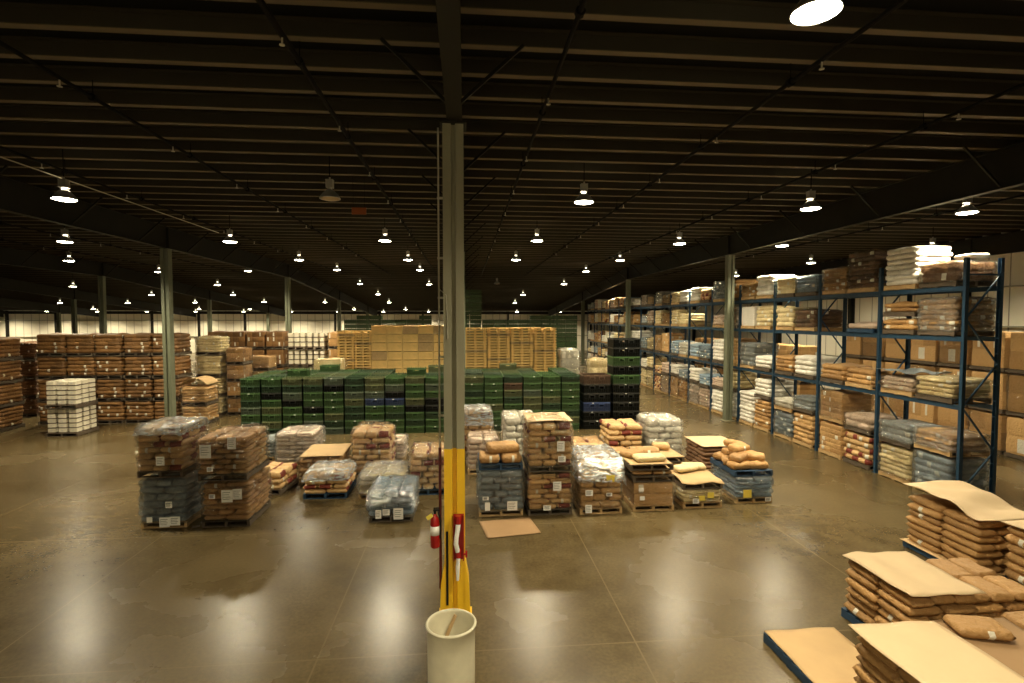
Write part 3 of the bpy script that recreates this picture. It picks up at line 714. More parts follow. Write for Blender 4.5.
for i, (ox, oy, oz, nm) in enumerate(((-.27, -.3, 0, 'lower, on the side of the yellow post'), (.25, -.3, 0, 'lower, on the side of the stacked brown loads'), (-.08, -.18, .2, 'lying on top of two others'), (.2, -.12, .2, 'on top, beside the twin brown loads'))):
    solo_sack(nx_+ox, ny_+oy, nz_+.145+oz, .5, .56, .22, 'kraft', 'plump sack above the grey load, '+nm, seed=4 if i < 2 else 3, rz=.05*i)
O1 = fl(W, 528, 572, 515, 474, 1.15, 7, 'red', 'lower film-wrapped load of red-ended sacks beside the cardboard lying on the floor', near=True, heap=0, wrap='film', seed=3, labels=((-.15, .2, .18, .12, 0), (.3, .72, .2, .22, 0)), pal='d')
O2 = fl_on(O1, W, 426, 7, 'red', 'upper film-wrapped load of red-ended sacks with pale flat top', near=True, heap=.1, wrap='film', seed=3, dep=1.15, dw=.01, labels=((.45, .55, .18, .24, 0), (.5, .28, .18, .14, 0)), pal='d')
sheet('cardboard_sheet', O2[3][0], O2[3][1], O2[1]+.10, O2[2]+.02, 1.15, 'pale cardboard slip sheet on the upper red-ended sack load', wav=.025, mat='card_pale')
P1 = fl(W, 580, 622, 514, 461, 1.15, 7, 'tan', 'load of tan sacks with white papers under a heap of white film', near=True, wrap='film', heap=0, labels=((-.6, .42, .18, .14, 0), (.35, .38, .14, .08, 0), (-.62, .12, .16, .2, 0), (.4, .68, .2, .16, 1)), seed=4)
crumple(P1[0], P1[1]+.0, P1[2]+.08, 1.24, .16, 'film_heap', 11, .5)
fl(SK, 574, 606, 466, 445, 1.2, 5, 'red', 'sack load whose top shows above the white film heap, near the black crates', near=True, wrap='film', heap=.06)
fl(SK, 608, 643, 461, 425, 1.2, 6, 'red', 'open sack load with dark red sides standing before the tall black crate stack', near=True, wrap=None, heap=.05, seed=3)
fl(SK, 648, 682, 461, 421, 1.2, 6, 'white', 'sack load of white bags with loose film, before the aisle to the rack', near=True, wrap='film_white', heap=.1, seed=6)
S1 = fl(SK, 641, 688, 485, 463, 1.3, 5, 'red', 'sack load carrying a dark pallet with cardboard and two sacks', near=True, wrap=None, heap=0)
sx_, sy_ = S1[3]; sz = S1[1]+.01
solo_pallet(sx_-.03, sy_, sz, 1.2, 1.3, 'dark pallet on the sack load, under cardboard and two sacks', 'd')
sheet('cardboard_sheet', sx_-.03, sy_, sz+.145, 1.2, 1.3, 'cardboard sheet on the dark pallet, under two sacks lying apart')
solo_sack(sx_-.28, sy_-.2, sz+.17, .48, .42, .16, 'red', 'brown sack lying on the cardboard pallet, one nearer the tan load', seed=2, rz=.2)
solo_sack(sx_+.22, sy_+.25, sz+.17, .52, .42, .18, 'red', 'brown sack lying on the cardboard pallet, one nearer the aisle', seed=5, rz=-.3)
fl(SK, 600, 638, 490, 459, 1.2, 5, 'kraft', 'sack load with flat loose bags on top, behind the white film heap', near=True, wrap=None, heap=.09)
T1 = fl(CT, 633, 674, 511, 483, 1.3, 2, 'tan', 'tan carton load at the base of the stack of two dark pallets', near=False, crisp=True, wrap='film', heap=0, nf=1, ns=2, labels=((-.6, .5, .12, .1, 0), (-.65, .8, .12, .08, 0)))
tx, ty = T1[3]; tz = T1[1]+.02
solo_pallet(tx, ty, tz, 1.04, 1.3, 'lower dark pallet of the pair stacked on the tan carton load', 'd')
for i in range(2):
    solo_sack(tx-.25+.5*i, ty-.3, tz+.145, .5, .6, .13, 'kraft', 'flat brown sack pressed between the two dark pallets, %s one' % ('outer' if i else 'inner'), seed=3+i)
    solo_sack(tx-.25+.5*i, ty+.3, tz+.145, .5, .6, .13, 'kraft', 'flat brown sack between the dark pallets, %s one at the back' % ('outer' if i else 'inner'), seed=5+i)
solo_pallet(tx-.05, ty, tz+.29, 1.08, 1.3, 'upper dark pallet of the pair above the tan carton load', 'd')
tt = tz+.435
sheet('cardboard_sheet', tx-.05, ty, tt+.002, 1.06, 1.26, 'thin cardboard under the loose sacks on the upper dark pallet', th=.006, wav=.004)
for i, (ox, oy, l, r_) in enumerate(((.05, -.3, .8, .05), (-.25, .15, .6, .6), (.2, .3, .6, -.2))):
    solo_sack(tx-.05+ox, ty+oy, tt+.012+.0*i, l, .42, .15, ('cream' if i == 0 else 'kraft'), ['long pale sack at the edge of the upper dark pallet', 'brown sack in the corner of the upper dark pallet', 'yellow-brown sack at the back of the upper dark pallet'][i], rz=r_, seed=2+i)
U1 = fl(CT, 683, 722, 508, 490, 1.3, 3, 'cream', 'low yellowish wrapped load under a dark pallet beside the blue-grey load', near=False, wrap='film', heap=0, nf=2, ns=3, labels=((-.1, .6, .16, .12, 1), (.35, .75, .16, .14, 1), (-.4, .45, .16, .12, 0)))
ux, uy = U1[3]; uz = U1[1]+.02
solo_pallet(ux, uy, uz, 1.02, 1.3, 'dark pallet on the low yellowish load, topped with sagging cardboard', 'd')
sheet('cardboard_sheet', ux, uy, uz+.2, 1.1, 1.34, 'sagging cardboard sheet topping the low yellowish load', dip=lambda u, v: -.06*(max(0, -v-.3)*5)**2+.02*math.sin(u*9), wav=.03)
for i, (ox, oy, r_) in enumerate(((-.1, .2, .3), (.2, .35, -.2))):
    solo_sack(ux+ox, uy+oy, uz+.235, .62, .4, .13, 'cream', ['flat cream sack in the middle of the sagging cardboard', 'flat cream sack at the far edge of the sagging cardboard'][i], rz=r_, seed=3+i)
V1 = fl(SK, 703, 741, 474, 448, 1.35, 5, 'dark', 'dark-sided sack load with flat cardboard top, behind the blue-grey load', near=True, wrap=None, heap=0)
sheet('cardboard_sheet', V1[3][0], V1[3][1], V1[1]+.05, V1[2]+.05, 1.4, 'flat pale cardboard sheet on the dark-sided sack load by the aisle', rz=-.02, mat='card_pale')
W1 = fl(W, 736, 772, 503, 477, 1.35, 5, 'blue', 'blue-grey film-wrapped load with yellow sticker at the end of the row', wrap='film_blue', near=True, heap=0, labels=((-.45, .4, .22, .2, 1), (.7, .16, .16, .1, 0)), seed=4)
wx, wy = W1[3]; wz = W1[1]+.02
solo_pallet(wx-.02, wy, wz, 1.02, 1.35, 'blue pallet on the blue-grey load, heaped with brown sacks', 'b')
hp = [(-.3, -.45, 0, .1, .5), (.18, -.45, 0, -.1, .55), (-.32, 0, 0, 1.2, .5), (.25, 0, 0, 1.4, .5), (-.25, .42, 0, .3, .5), (.25, .42, 0, -.3, .5), (-.2, -.3, .17, .6, .55), (.22, -.25, .17, -.5, .55), (-.05, .1, .17, 1.5, .55), (.0, .35, .17, .2, .6), (-.05, .0, .33, .4, .55), (.05, .42, .32, -.5, .6)]
nmz = ['at the near edge toward the crates', 'at the near edge toward the aisle', 'along the crate side', 'along the aisle side', 'at the far corner toward the crates', 'at the far corner toward the aisle', 'second tier over the near edge', 'second tier slumping to the aisle', 'second tier in the middle', 'second tier at the back', 'topmost in the middle', 'topmost at the back with raised end']
for i, (ox, oy, oz, r_, l) in enumerate(hp):
    solo_sack(wx-.02+ox, wy+oy, wz+.15+oz, l, .36, .19, 'kraft', 'brown sack heaped on the blue pallet, '+nmz[i], rz=r_, seed=1+i % 7, rx=.12*math.sin(i*2.1) if oz else 0, ry=.15*math.cos(i*1.7) if oz else 0)
# cardboard on the floor
x0, y0 = spot(503, 528)
sheet('cardboard_sheet', x0+.14, y0+.0, .012, 1.2, .95, 'loose cardboard sheet lying on the concrete floor before the grey load', 'card_dark', rz=.16, wav=.006)

# ================================================================ CRATES
def crate_mesh(w=.8, d=.6, h=.29, teeth=True, bulk=False):
    m = MB(); body = m; rim = MB(); X, Y = w/2-.006, d/2-.006; x, y = X-.014, Y-.03; th = .012
    hh = [(-.2, .2)] if bulk else [(0,)]; hc = hh[0]; hw_ = .1
    for s in (-1, 1):                                                    # side walls with open hand-holds
        ya, yb = (-y, -y+th) if s < 0 else (y-th, y)
        m.box(-x, x, ya, yb, .01, h*.50); m.box(-x, x, ya, yb, h*.74, h-.03)
        ed = [-x]+[e for c in hc for e in (c-hw_, c+hw_)]+[x]
        for a, b in zip(ed[::2], ed[1::2]): m.box(a, b, ya, yb, h*.49, h*.75)
        m.box(*((-x, -x+th) if s < 0 else (x-th, x)), -y, y, .01, h-.03)
    m.box(-x, x, -y, y, 0, .015)
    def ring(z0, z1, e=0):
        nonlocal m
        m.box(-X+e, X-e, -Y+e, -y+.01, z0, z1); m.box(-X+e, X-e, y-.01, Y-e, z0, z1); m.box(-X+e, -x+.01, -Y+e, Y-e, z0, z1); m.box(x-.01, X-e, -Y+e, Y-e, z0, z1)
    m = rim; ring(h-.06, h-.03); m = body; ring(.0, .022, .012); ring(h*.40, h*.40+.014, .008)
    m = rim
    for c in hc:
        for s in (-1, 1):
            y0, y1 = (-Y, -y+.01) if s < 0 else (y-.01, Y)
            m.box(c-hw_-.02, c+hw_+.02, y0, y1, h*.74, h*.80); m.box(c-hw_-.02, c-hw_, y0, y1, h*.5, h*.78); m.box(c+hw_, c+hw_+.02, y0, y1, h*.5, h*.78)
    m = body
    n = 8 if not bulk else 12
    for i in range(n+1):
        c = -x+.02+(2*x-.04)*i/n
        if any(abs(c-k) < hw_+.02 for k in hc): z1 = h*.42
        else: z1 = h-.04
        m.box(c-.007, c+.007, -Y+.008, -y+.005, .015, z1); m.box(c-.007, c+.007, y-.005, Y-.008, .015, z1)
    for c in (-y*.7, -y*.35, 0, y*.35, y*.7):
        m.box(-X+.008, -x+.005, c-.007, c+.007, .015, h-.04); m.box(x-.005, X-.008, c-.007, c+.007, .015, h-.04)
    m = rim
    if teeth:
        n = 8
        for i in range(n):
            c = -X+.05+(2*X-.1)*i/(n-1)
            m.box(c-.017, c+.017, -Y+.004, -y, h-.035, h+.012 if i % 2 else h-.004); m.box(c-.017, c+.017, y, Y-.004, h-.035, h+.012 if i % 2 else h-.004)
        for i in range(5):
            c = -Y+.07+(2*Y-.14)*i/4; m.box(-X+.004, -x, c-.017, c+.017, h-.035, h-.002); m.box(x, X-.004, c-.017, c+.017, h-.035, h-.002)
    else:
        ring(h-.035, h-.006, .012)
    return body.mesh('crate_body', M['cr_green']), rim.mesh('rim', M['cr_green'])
cm, rimm = crate_mesh(); tagm = MB().box(-.035, .035, -.300, -.294, 0, .03).mesh('sticker', M['paper'])
CX0, CD0 = -8.95, 21.65; CW = .81; NC = 17; NR = 8
names = {'green': 'green', 'olive': 'olive green', 'dgreen': 'dark green', 'black': 'black', 'blue': 'blue', 'greygreen': 'grey-green', 'brown': 'brown'}
def crate(c, x, y, z, lab, grp, sticker=False):
    t = empty('plastic_crate', (x, y, z), 0, lab, 'crate', grp)
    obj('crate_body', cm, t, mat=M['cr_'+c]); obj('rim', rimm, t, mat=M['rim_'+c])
    if sticker: obj('sticker', tagm, t, (rnd.uniform(-.1, .1), 0, .232))
    return t
fixed = {(6, 4): 'blue', (7, 4): 'blue', (10, 7): 'blue', (2, 4): 'black', (1, 5): 'black', (3, 3): 'black', (7, 6): 'greygreen', (6, 6): 'olive', (3, 7): 'olive', (13, 6): 'brown', (9, 4): 'black', (14, 5): 'greygreen', (8, 3): 'black', (5, 5): 'greygreen'}
for c in range(NC):
    for r in range(NR):
        col = fixed.get((c, r)) or rnd.choice(['green', 'green', 'dgreen', 'dgreen', 'olive', 'black', 'greygreen', 'green'] if c < 10 else ['green', 'green', 'olive', 'green', 'dgreen'])
        crate(col, CX0+CW*(c+.5), CD0+.3, r*.29, '%s ribbed plastic crate, %s up in the %s column from the sack-store end' % (names[col], ordn(r), ordn(c)), 'crates in the face of the crate wall', rnd.random() < .3)
for row in range(1, 6):
    for c in range(NC):
        x = CX0+CW*(c+.5); y = CD0+.3+.615*row
        if abs(x-RX[5]) < .62 and abs(y-23.1) < .58: continue
        hgt = 8
        if row >= 3 and c in (1, 7, 8, 15): hgt = 7
        col = rnd.choice(['green', 'green', 'dgreen', 'olive', 'greygreen'])
        crate(col, x, y, (hgt-1)*.29, '%s plastic crate atop the %s rank behind the crate wall face, %s column' % (names[col], ordn(row), ordn(c)), 'top crates behind the crate wall face')
        if hgt == 8 and rnd.random() < .12 and row < 5:
            crate(col, x, y, 8*.29, '%s plastic crate standing proud on the %s rank behind the face, %s column' % (names[col], ordn(row), ordn(c)), 'crates standing proud on the crate wall')
# the hidden ranks below the top crates, and the far crate banks: countless, one mass
def mass(name, items, lab):
    m = MB()
    for (x, y, z, w, d, h, n) in items:
        for k in range(n):
            b = z+k*h
            m.box(x-w/2+.01, x+w/2-.01, y-d/2+.01, y+d/2-.01, b, b+h-.03); m.box(x-w/2, x+w/2, y-d/2, y+d/2, b+h-.055, b+h-.03)
            m.box(x-.12, x+.12, y-d/2-.012, y-d/2+.02, b+h*.62, b+h*.7); m.box(x-w/2, x+w/2, y-d/2, y+d/2, b, b+.025)
            for q in range(7): m.box(x-w/2+.05+q*(w-.1)/6-.015, x-w/2+.05+q*(w-.1)/6+.015, y-d/2, y-d/2+.02, b+h-.035, b+h-.004)
    o = obj(name, m.mesh(name, M['cr_green'])); o['kind'] = 'stuff'; o['label'] = lab; o['category'] = 'crates'
    return o
its = []
for row in range(1, 6):
    for c in range(NC):
        x = CX0+CW*(c+.5); y = CD0+.3+.615*row
        if abs(x-RX[5]) < .62 and abs(y-23.1) < .58: continue
        its.append((x, y, 0, .78, .58, .29, 6 if (row >= 3 and c in (1, 7, 8, 15)) else 7))
mass('inner_plastic_crates', its, 'ranks of green plastic crates filling the inside of the crate wall')
its = []
def far_x(px, D): return at_depth(px, 330, D)[0]
for px0, px1, n_ in ((345, 440, 16), (482, 584, 16)):
    x = far_x(px0, 35.5)
    while x < far_x(px1, 35.5)-.6: its.append((x+.4, 35.5, 0, .8, .6, .29, n_+(1 if rnd.random() < .25 else 0))); x += .81
x = far_x(458, 37.0)
for k in range(2): its.append((x+.4+.82*k, 36.2, 0, .8, .6, .29, 23 if k < 2 else 10))
mass('distant_plastic_crates', its, 'distant banks of green plastic crates beyond the wooden pallet stacks')
# black bulk crates
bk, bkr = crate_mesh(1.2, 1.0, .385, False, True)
for si, (n_, x0) in enumerate(((6, 4.95), (10, 6.22))):
    for k in range(n_):
        c = 'brown' if si == 0 and k == 5 else ('green' if si and k in (5, 7) else ('blue' if si == 0 and k == 2 else 'black'))
        t = empty('bulk_crate', (x0+.61, CD0+.55, k*.386), 0, '%s bulk crate, %s from the floor of the %s stack at the aisle end' % (names[c], ordn(k), 'shorter' if si == 0 else 'taller black'), 'crate', 'black bulk crates at the aisle end')
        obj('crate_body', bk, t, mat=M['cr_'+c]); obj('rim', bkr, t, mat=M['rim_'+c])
        if rnd.random() < .6: obj('sticker', tagm, t, (rnd.uniform(-.3, .3), -.2, .335))
        # lid rim shown in black stack
# ================================================================ BACK STORE
def thick_pallet():
    m = MB()
    for cx in (-.5, 0, .5): m.box(cx-.06, cx+.06, -.53, .53, .03, .11)
    for i in range(7):
        c = -.55+1.1*i/6; m.box(-.6, .6, c-.05, c+.05, .104, .14)
    for c in (-.55, -.275, 0, .275, .55): m.box(-.6, .6, c-.05, c+.05, 0, .036)
    return m.mesh('wooden_pallet', M['wood_pale'])
pp = thick_pallet()
pst = [(-6.0, 29, .84), (-5.15, 29, .84)]+[(.52+1.21*i, 30, 1.19) for i in range(4)]
for si, (x, n_, w_) in enumerate(pst):
    for k in range(n_):
        if 2 <= k and False: continue
        grp = 'empty pallets in the %s stack' % ordn(si)
        tag(obj('wooden_pallet', pp, None, (x, 27.6+rnd.uniform(-.02, .02), k*.1405), 0, M['wood_pale' if (k*7+si*3) % 9 else 'wood'], sc=(w_/1.2*.99, 1, 1)),
            'pale empty pallet, %s up in the %s stack from the sack store' % (ordn(k), ordn(si)), 'pallet', grp)
# wooden bins
def bin_mesh(w, d, h):
    m = MB(); x, y = w/2-.006, d/2-.006
    m.box(-x+.05, x-.05, -y+.05, y-.05, .03, h-.03)
    for i in range(3): z = .035+i*(h-.05)/3; m.box(-x, x, -y, -y+.02, z, z+(h-.05)/3-.022); m.box(-x, x, y-.02, y, z, z+(h-.05)/3-.022); m.box(-x, -x+.02, -y, y, z, z+(h-.05)/3-.022); m.box(x-.02, x, -y, y, z, z+(h-.05)/3-.022)
    for c in (-x+.02, x-.02): m.box(c-.02, c+.02, -y-.012, -y+.01, 0, h-.004)
    m.box(-x, x, -y, y, 0, .035)
    return m.mesh('wooden_crate', M['wood_pale'])
bmh = bin_mesh(.77, 1.0, .436)
for c in range(5):
    for k in range(10):
        tag(obj('wooden_crate', bmh, None, (-4.32+.775*c, 27.4, k*.4365), 0, M['wood_pale' if rnd.random() < .8 else 'wood']), 'pale slatted wooden crate, %s up in the %s column between the pallet stacks' % (ordn(k), ordn(c)), 'crate', 'slatted wooden crates')
# brown sack store: five stacks, four loads each
def col_of(name, x, D, w, d, hs, style, lab, pal='d', **k):
    z = 0
    for i, h in enumerate(hs):
        load(name, x, D+d/2, z, w, d, h-.045, k.get('nl', 5), style, lab % ordn(i), wrap=k.get('wrap'), pal=pal, heap=.01 if i < len(hs)-1 else .04, nf=k.get('nf', 2), ns=k.get('ns', 3), crisp=k.get('crisp', False), prt=k.get('prt', 0), group=k.get('group'), R=12)
        z += h
wx0 = -18.85
for c in range(5):
    col_of('sack_pallet_load', wx0+.6+1.205*c, 24.8, 1.14, 1.2, [1.01]*4, 'wall_brown', 'brown sack load, %s up'+' in the %s stack of the long brown wall' % ordn(c), group='loads in the long brown wall')
for c in range(3):
    col_of('sack_pallet_load', -19.75-1.3*c, 23.4+.25*c, 1.14, 1.2, [.98]*4, 'wall_brown', 'shadowed sack load, %s up'+' in the %s stack past the dark gap' % ordn(c), group='shadowed loads past the gap')
col_of('sack_pallet_load', -20.9, 26.9, .9, 1.0, [.9]*4, 'dark', 'dark load, %s up in the narrow stack recessed at the end of the brown wall', nl=6)
# yellowish stack with cardboard
col_of('sack_pallet_load', -11.95, 24.2, 1.1, 1.15, [.85, .85], 'tan', 'yellow-brown sack load, %s up in the stack under bulging cardboard', nl=5, wrap='film')
col_of('sack_pallet_load', -12.25, 26.2, 1.1, 1.15, [.95, .95, 1.05, .9], 'cream', 'yellowish wrapped load, %s up in the tall stack beside the brown wall', nl=6, wrap='film')
sheet('cardboard_sheet', -11.95, 24.8, 1.78, 1.12, 1.15, 'bulging cardboard sheet on the yellow-brown sacks beside the roof post', dip=lambda u, v: .28*(1-(2*u)**2), mat='card')
col_of('carton_pallet_load', -11.15, 26.5, .82, 1.15, [.82]*4, 'kraft', 'brown and white carton load, %s up in the stack beside the first green crates', crisp=True, nl=3, nf=2, wrap='film')
for c in range(4):
    col_of('carton_pallet_load', -13.75+1.04*c, 30.4, .96, 1.15, [1.0, 1.0, 1.0, 1.0], 'wall_brown', 'brown carton load, %s up'+' in the %s stack behind the crate wall' % ordn(c), crisp=True, nl=3, nf=3, group='brown carton loads behind')
x = at_depth(256, 400, 28)[0]
col_of('carton_pallet_load', -10.75, 28.2, 1.2, 1.15, [1.0, 1.0, .75], 'tan', 'plain carton load, %s up in the low stack before the brown cartons', crisp=True, nl=1, nf=1, ns=1, wrap='film')
# white cartons: individual cartons
def carton_load(cx, cy, z, w, d, nx, ny, nz, ch, label, style='white', group=None, gap=.03):
    t = empty('carton_pallet_load', (cx, cy, z), 0, label, 'pallet load', group)
    obj('pallet', get_pallet(w, d, None), t, mat=M['wood_dark'], sc=(w/round(w, 1), d/round(d, 1), 1))
    cw, cdp = w/nx, d/ny
    me = cached(('ctn', round(cw, 3), round(cdp, 3), ch), lambda: carton_mesh(cw-gap, cdp-gap, ch-.008))
    for k in range(nz):
        for i in range(nx):
            for j in range(ny):
                if 0 < i < nx-1 and 0 < j < ny-1 and k < nz-1: continue
                obj('carton', me, t, (-w/2+cw*(i+.5), -d/2+cdp*(j+.5), .14+k*ch), 0 if j == 0 else (PI if j == ny-1 else 0), M[style])
    return t
xa, ya = spot(46, 437); xb, _ = spot(76, 437)
for k in range(2):
    carton_load((xa+xb)/2, ya+.6, k*1.12, 1.2, 1.25, 3, 3, 5, .19, ['lower', 'upper'][k]+' load of white cartons standing alone on the open floor before the brown wall', 'carton', gap=.11)
x = -9.95
for c in range(2):
    for k in range(4):
        carton_load(x+.5+1.05*c, 31, k*.98, 1.0, 1.15, 3, 2, 3, .27, 'white carton load, %s up in the %s white stack behind the crates' % (ordn(k), ordn(c)), 'carton', gap=.1)
col_of('carton_pallet_load', -7.35, 30.5, .8, 1.15, [1.0, 1.0, 1.0, .95], 'kraft', 'dark and tan carton load, %s up in the narrow stack beside the white cartons', crisp=True, nl=2, nf=2)
load('carton_pallet_load', at_depth(330, 370, 26)[0], 26.0, 0, 1.3, 1.0, 2.75, 6, 'cream', 'pale yellow load showing just above the crate wall beside the pallet stacks', crisp=True, nf=2, wrap='film', R=12)
load('carton_pallet_load', 5.5, 27.8, 0, 1.0, 1.0, 3.05, 6, 'white', 'pale wrapped load showing above the crate wall near its aisle end', wrap='film_white', heap=.06, R=12)
load('wrapped_pallet_load', 6.75, 26.2, 0, 1.0, 1.0, 2.6, 7, 'cream', 'cream load showing above the crate wall beside the black crates', wrap='film', heap=.08, R=12)

# ================================================================ BLUE RACK
XF, XB = 12.42, 13.45; B0 = 12.1; BAY = 2.7; NB = 15; LV = [2.5, 4.24, 5.52]; PH = 6.22
rack = empty('pallet_rack', (XF, B0, 0), 0, 'long blue steel pallet rack running down the hall with three beam levels', 'storage rack')
post = MB()
for s in (0, 1):
    pass
def post_mesh():
    m = MB(); m.box(-.0, .09, -.045, -.037, 0, PH); m.box(0, .09, .037, .045, 0, PH); m.box(0, .008, -.045, .045, 0, PH); m.box(-.02, .11, -.07, .07, 0, .012)
    z = .2
    while z < PH-.1: m.box(.07, .088, -.04, .04, z, z+.02); z += .4
    return m.mesh('upright_post', M['rack'])
pmh = post_mesh()
def brace_mesh():
    m = MB(); z = .25; a = 0; dx_ = XB-XF-.09
    lv = [.25, 1.3, 2.45, 3.55, 4.7, 5.8]
    m.bar((.02, 0, lv[0]), (dx_, 0, lv[0]), .035)
    for i in range(5):
        p = (.02 if i % 2 == 0 else dx_, 0, lv[i]); q = (dx_ if i % 2 == 0 else .02, 0, lv[i+1]); m.bar(p, q, .035)
    m.bar((.02, 0, lv[-1]), (dx_, 0, lv[-1]), .035)
    return m.mesh('frame_brace', M['rack'])
brm = brace_mesh()
bmm = MB().box(0, .05, .045, BAY-.045, -.12, 0).box(.0, .045, .045, .06, -.17, .03).box(0, .045, BAY-.06, BAY-.045, -.17, .03).mesh('load_beam', M['rack'])
for b in range(NB+1):
    y = BAY*b
    obj('upright_post', pmh, rack, (0, y, 0)); obj('upright_post', pmh, rack, (XB-XF, y, 0), PI)
    obj('frame_brace', brm, rack, (.045, y, 0))
    if b < NB:
        for z in LV:
            obj('load_beam', bmm, rack, (.02, y, z)); obj('load_beam', bmm, rack, (XB-XF-.07, y, z))
looks = {'white': 'white sack', 'kraft': 'brown sack', 'red': 'red-printed sack', 'grey': 'grey', 'blue': 'blue-grey', 'cream': 'cream sack', 'tan': 'tan carton', 'dark': 'dark brown', 'pink': 'pinkish sack'}
lvn = ['floor level', 'first beams', 'second beams', 'top beams']
used_l = {}
def rl(b, side, lev, style, h, nl, wrap=None, z=None, crisp=False, dx=0., pal='w', w=1.16, heap=.04, dep=1.12, extra=''):
    """rack load; side 0 = slot nearer the aisle mouth, 1 = farther"""
    zb = (0 if lev == 0 else LV[lev-1]) if z is None else z
    w = min(w, 1.09); y = B0+BAY*b+.2+w/2+side*1.22
    if lev == 2: h = min(h, .96)
    if lev == 1: h = min(h, 1.28)
    base = '%s %s load, %s, %s slot of the %s bay' % ('upper' if z is not None else 'bottom' if lev == 0 else 'single', looks[style], lvn[lev], 'far' if side else 'near', ordn(b)+' rack')
    used_l[base] = used_l.get(base, 0)+1
    return load(CT if crisp else (W if wrap else SK), XF+.535+dx, y, zb+.006+(.06 if z is not None else 0), dep, w, h, nl, style, base, wrap=wrap, pal=pal, heap=heap, crisp=crisp, nf=3 if crisp else 2, ns=2, prt=.5 if style == 'red' else 0, group='loads in the blue rack', R=16 if b < 5 else 10)
# bay 0 (open end)
rl(0, 0, 0, 'grey', 1.05, 5, 'film_blue'); rl(0, 0, 0, 'tan', .55, 3, 'film_white', z=1.07)
rl(0, 1, 0, 'cream', .95, 6, 'film'); rl(0, 1, 0, 'grey', .62, 3, 'film_white', z=.97, pal='d')
rl(0, 0, 1, 'cream', .62, 4, 'film', pal='d'); rl(0, 1, 1, 'pink', .5, 3, 'film')
rl(0, 0, 2, 'kraft', 1.05, 6, 'film_white', pal='d'); rl(0, 1, 2, 'kraft', .42, 2, None, pal='d'); rl(0, 1, 2, 'kraft', .38, 2, None, z=LV[1]+.45, pal='d')
rl(0, 0, 3, 'dark', .62, 2, 'film', pal='d'); rl(0, 1, 3, 'white', 1.18, 7, None)
# bay 1
rl(1, 0, 0, 'red', 1.0, 5, None, pal='d'); rl(1, 0, 0, 'pink', .55, 2, 'film', z=1.02, pal='d'); rl(1, 1, 0, 'tan', 1.1, 6, None, crisp=True)
rl(1, 1, 0, 'tan', 1.0, 5, 'film', z=1.13, crisp=True); 
rl(1, 0, 1, 'kraft', .58, 3, None, pal='w'); rl(1, 1, 1, 'kraft', .62, 3, None, pal='d')
rl(1, 0, 2, 'pink', .3, 1, None, pal='b', heap=.06); 
rl(1, 0, 3, 'dark', 1.25, 8, 'film', w=1.14); rl(1, 1, 3, 'kraft', .85, 6, 'film')
# bay 2
rl(2, 0, 0, 'tan', 1.15, 6, None); rl(2, 0, 0, 'grey', .55, 3, 'film_white', z=1.17, pal='d'); rl(2, 1, 0, 'grey', 1.0, 5, 'film_blue'); rl(2, 1, 0, 'white', .45, 2, 'film', z=1.02)
rl(2, 0, 1, 'white', .8, 4, None, pal='d'); rl(2, 1, 1, 'kraft', .72, 4, None, pal='d')
rl(2, 0, 2, 'dark', .75, 4, 'film', pal='w'); rl(2, 1, 2, 'cream', .85, 4, None, pal='w')
rl(2, 0, 3, 'blue', .72, 4, 'film_blue', pal='d'); rl(2, 1, 3, 'cream', .75, 4, None, pal='d')
# bay 3
rl(3, 0, 0, 'kraft', 1.25, 7, None); rl(3, 0, 0, 'white', .8, 4, None, z=1.27, pal='d'); rl(3, 1, 0, 'white', 1.45, 8, None)
rl(3, 0, 1, 'white', .6, 3, None, pal='d'); rl(3, 1, 1, 'grey', 1.1, 5, 'film_white')
rl(3, 0, 2, 'cream', 1.1, 5, None); rl(3, 1, 2, 'white', 1.05, 1, None, crisp=True)
rl(3, 0, 3, 'white', .95, 4, None); rl(3, 1, 3, 'tan', .7, 4, 'film')
rr = random.Random(5)
pool = ['white', 'white', 'pink', 'kraft', 'cream', 'blue', 'red', 'tan', 'grey', 'white', 'cream']
for b in range(4, NB):
    for lev in range(4):
        for side in (0, 1):
            room = [2.3, 1.45, 1.1, 1.0][lev]
            st = rr.choice(pool); h = rr.uniform(.5, .98)*min(room, 1.35)
            if rr.random() < .06 and lev: continue
            wr_ = rr.choice([None, 'film', 'film_white']) if b < 9 else None
            if lev == 0:
                h = rr.uniform(.95, 1.25); rl(b, side, 0, st, h, 6, wr_, crisp=st == 'tan')
                rl(b, side, 0, rr.choice(pool), rr.uniform(.45, .9), 4, None, z=h+.02, pal='d')
            else:
                rl(b, side, lev, st, h, max(2, int(h/.17)), wr_, crisp=st == 'tan', pal=rr.choice('wd'))
tag(sheet('film_sheet', XF+.5, B0+2.0, LV[0]+.68, 1.2, 1.3, None, 'grey', wav=.1, th=.01), 'dark crumpled film sheet lying over sacks on the first rack beams', 'plastic film')
solo_sack(XF+.8, B0+.6, LV[2]+.74, .6, .55, .13, 'white', 'flat white bag on top of the last load at the open rack end', seed=3)

# bulk cartons behind the rack
for c in range(9):
    for k in range(3):
        h = 1.38
        load('carton_pallet_load', 18.95, 12.4+1.32*c+.6, k*(h+.05), 1.15, 1.2, h-.02, 2, 'tan', 'big brown bulk carton on pallet, %s up in the %s stack behind the rack' % (ordn(k), ordn(c)), wrap='film' if (c+k) % 3 == 0 else None, pal='d', crisp=True, nf=2, ns=1, heap=.02, seed=c+k, group='bulk cartons behind the rack', R=12)
for c in range(10):
    col_of('carton_pallet_load', 18.9, 27.2+1.35*c, 1.2, 1.2, [1.1, 1.1, 1.0], 'tan', 'tan carton load, %s up'+' in the %s stack of the farther run behind the rack' % ordn(c), crisp=True, nl=3, group='carton loads behind rack')

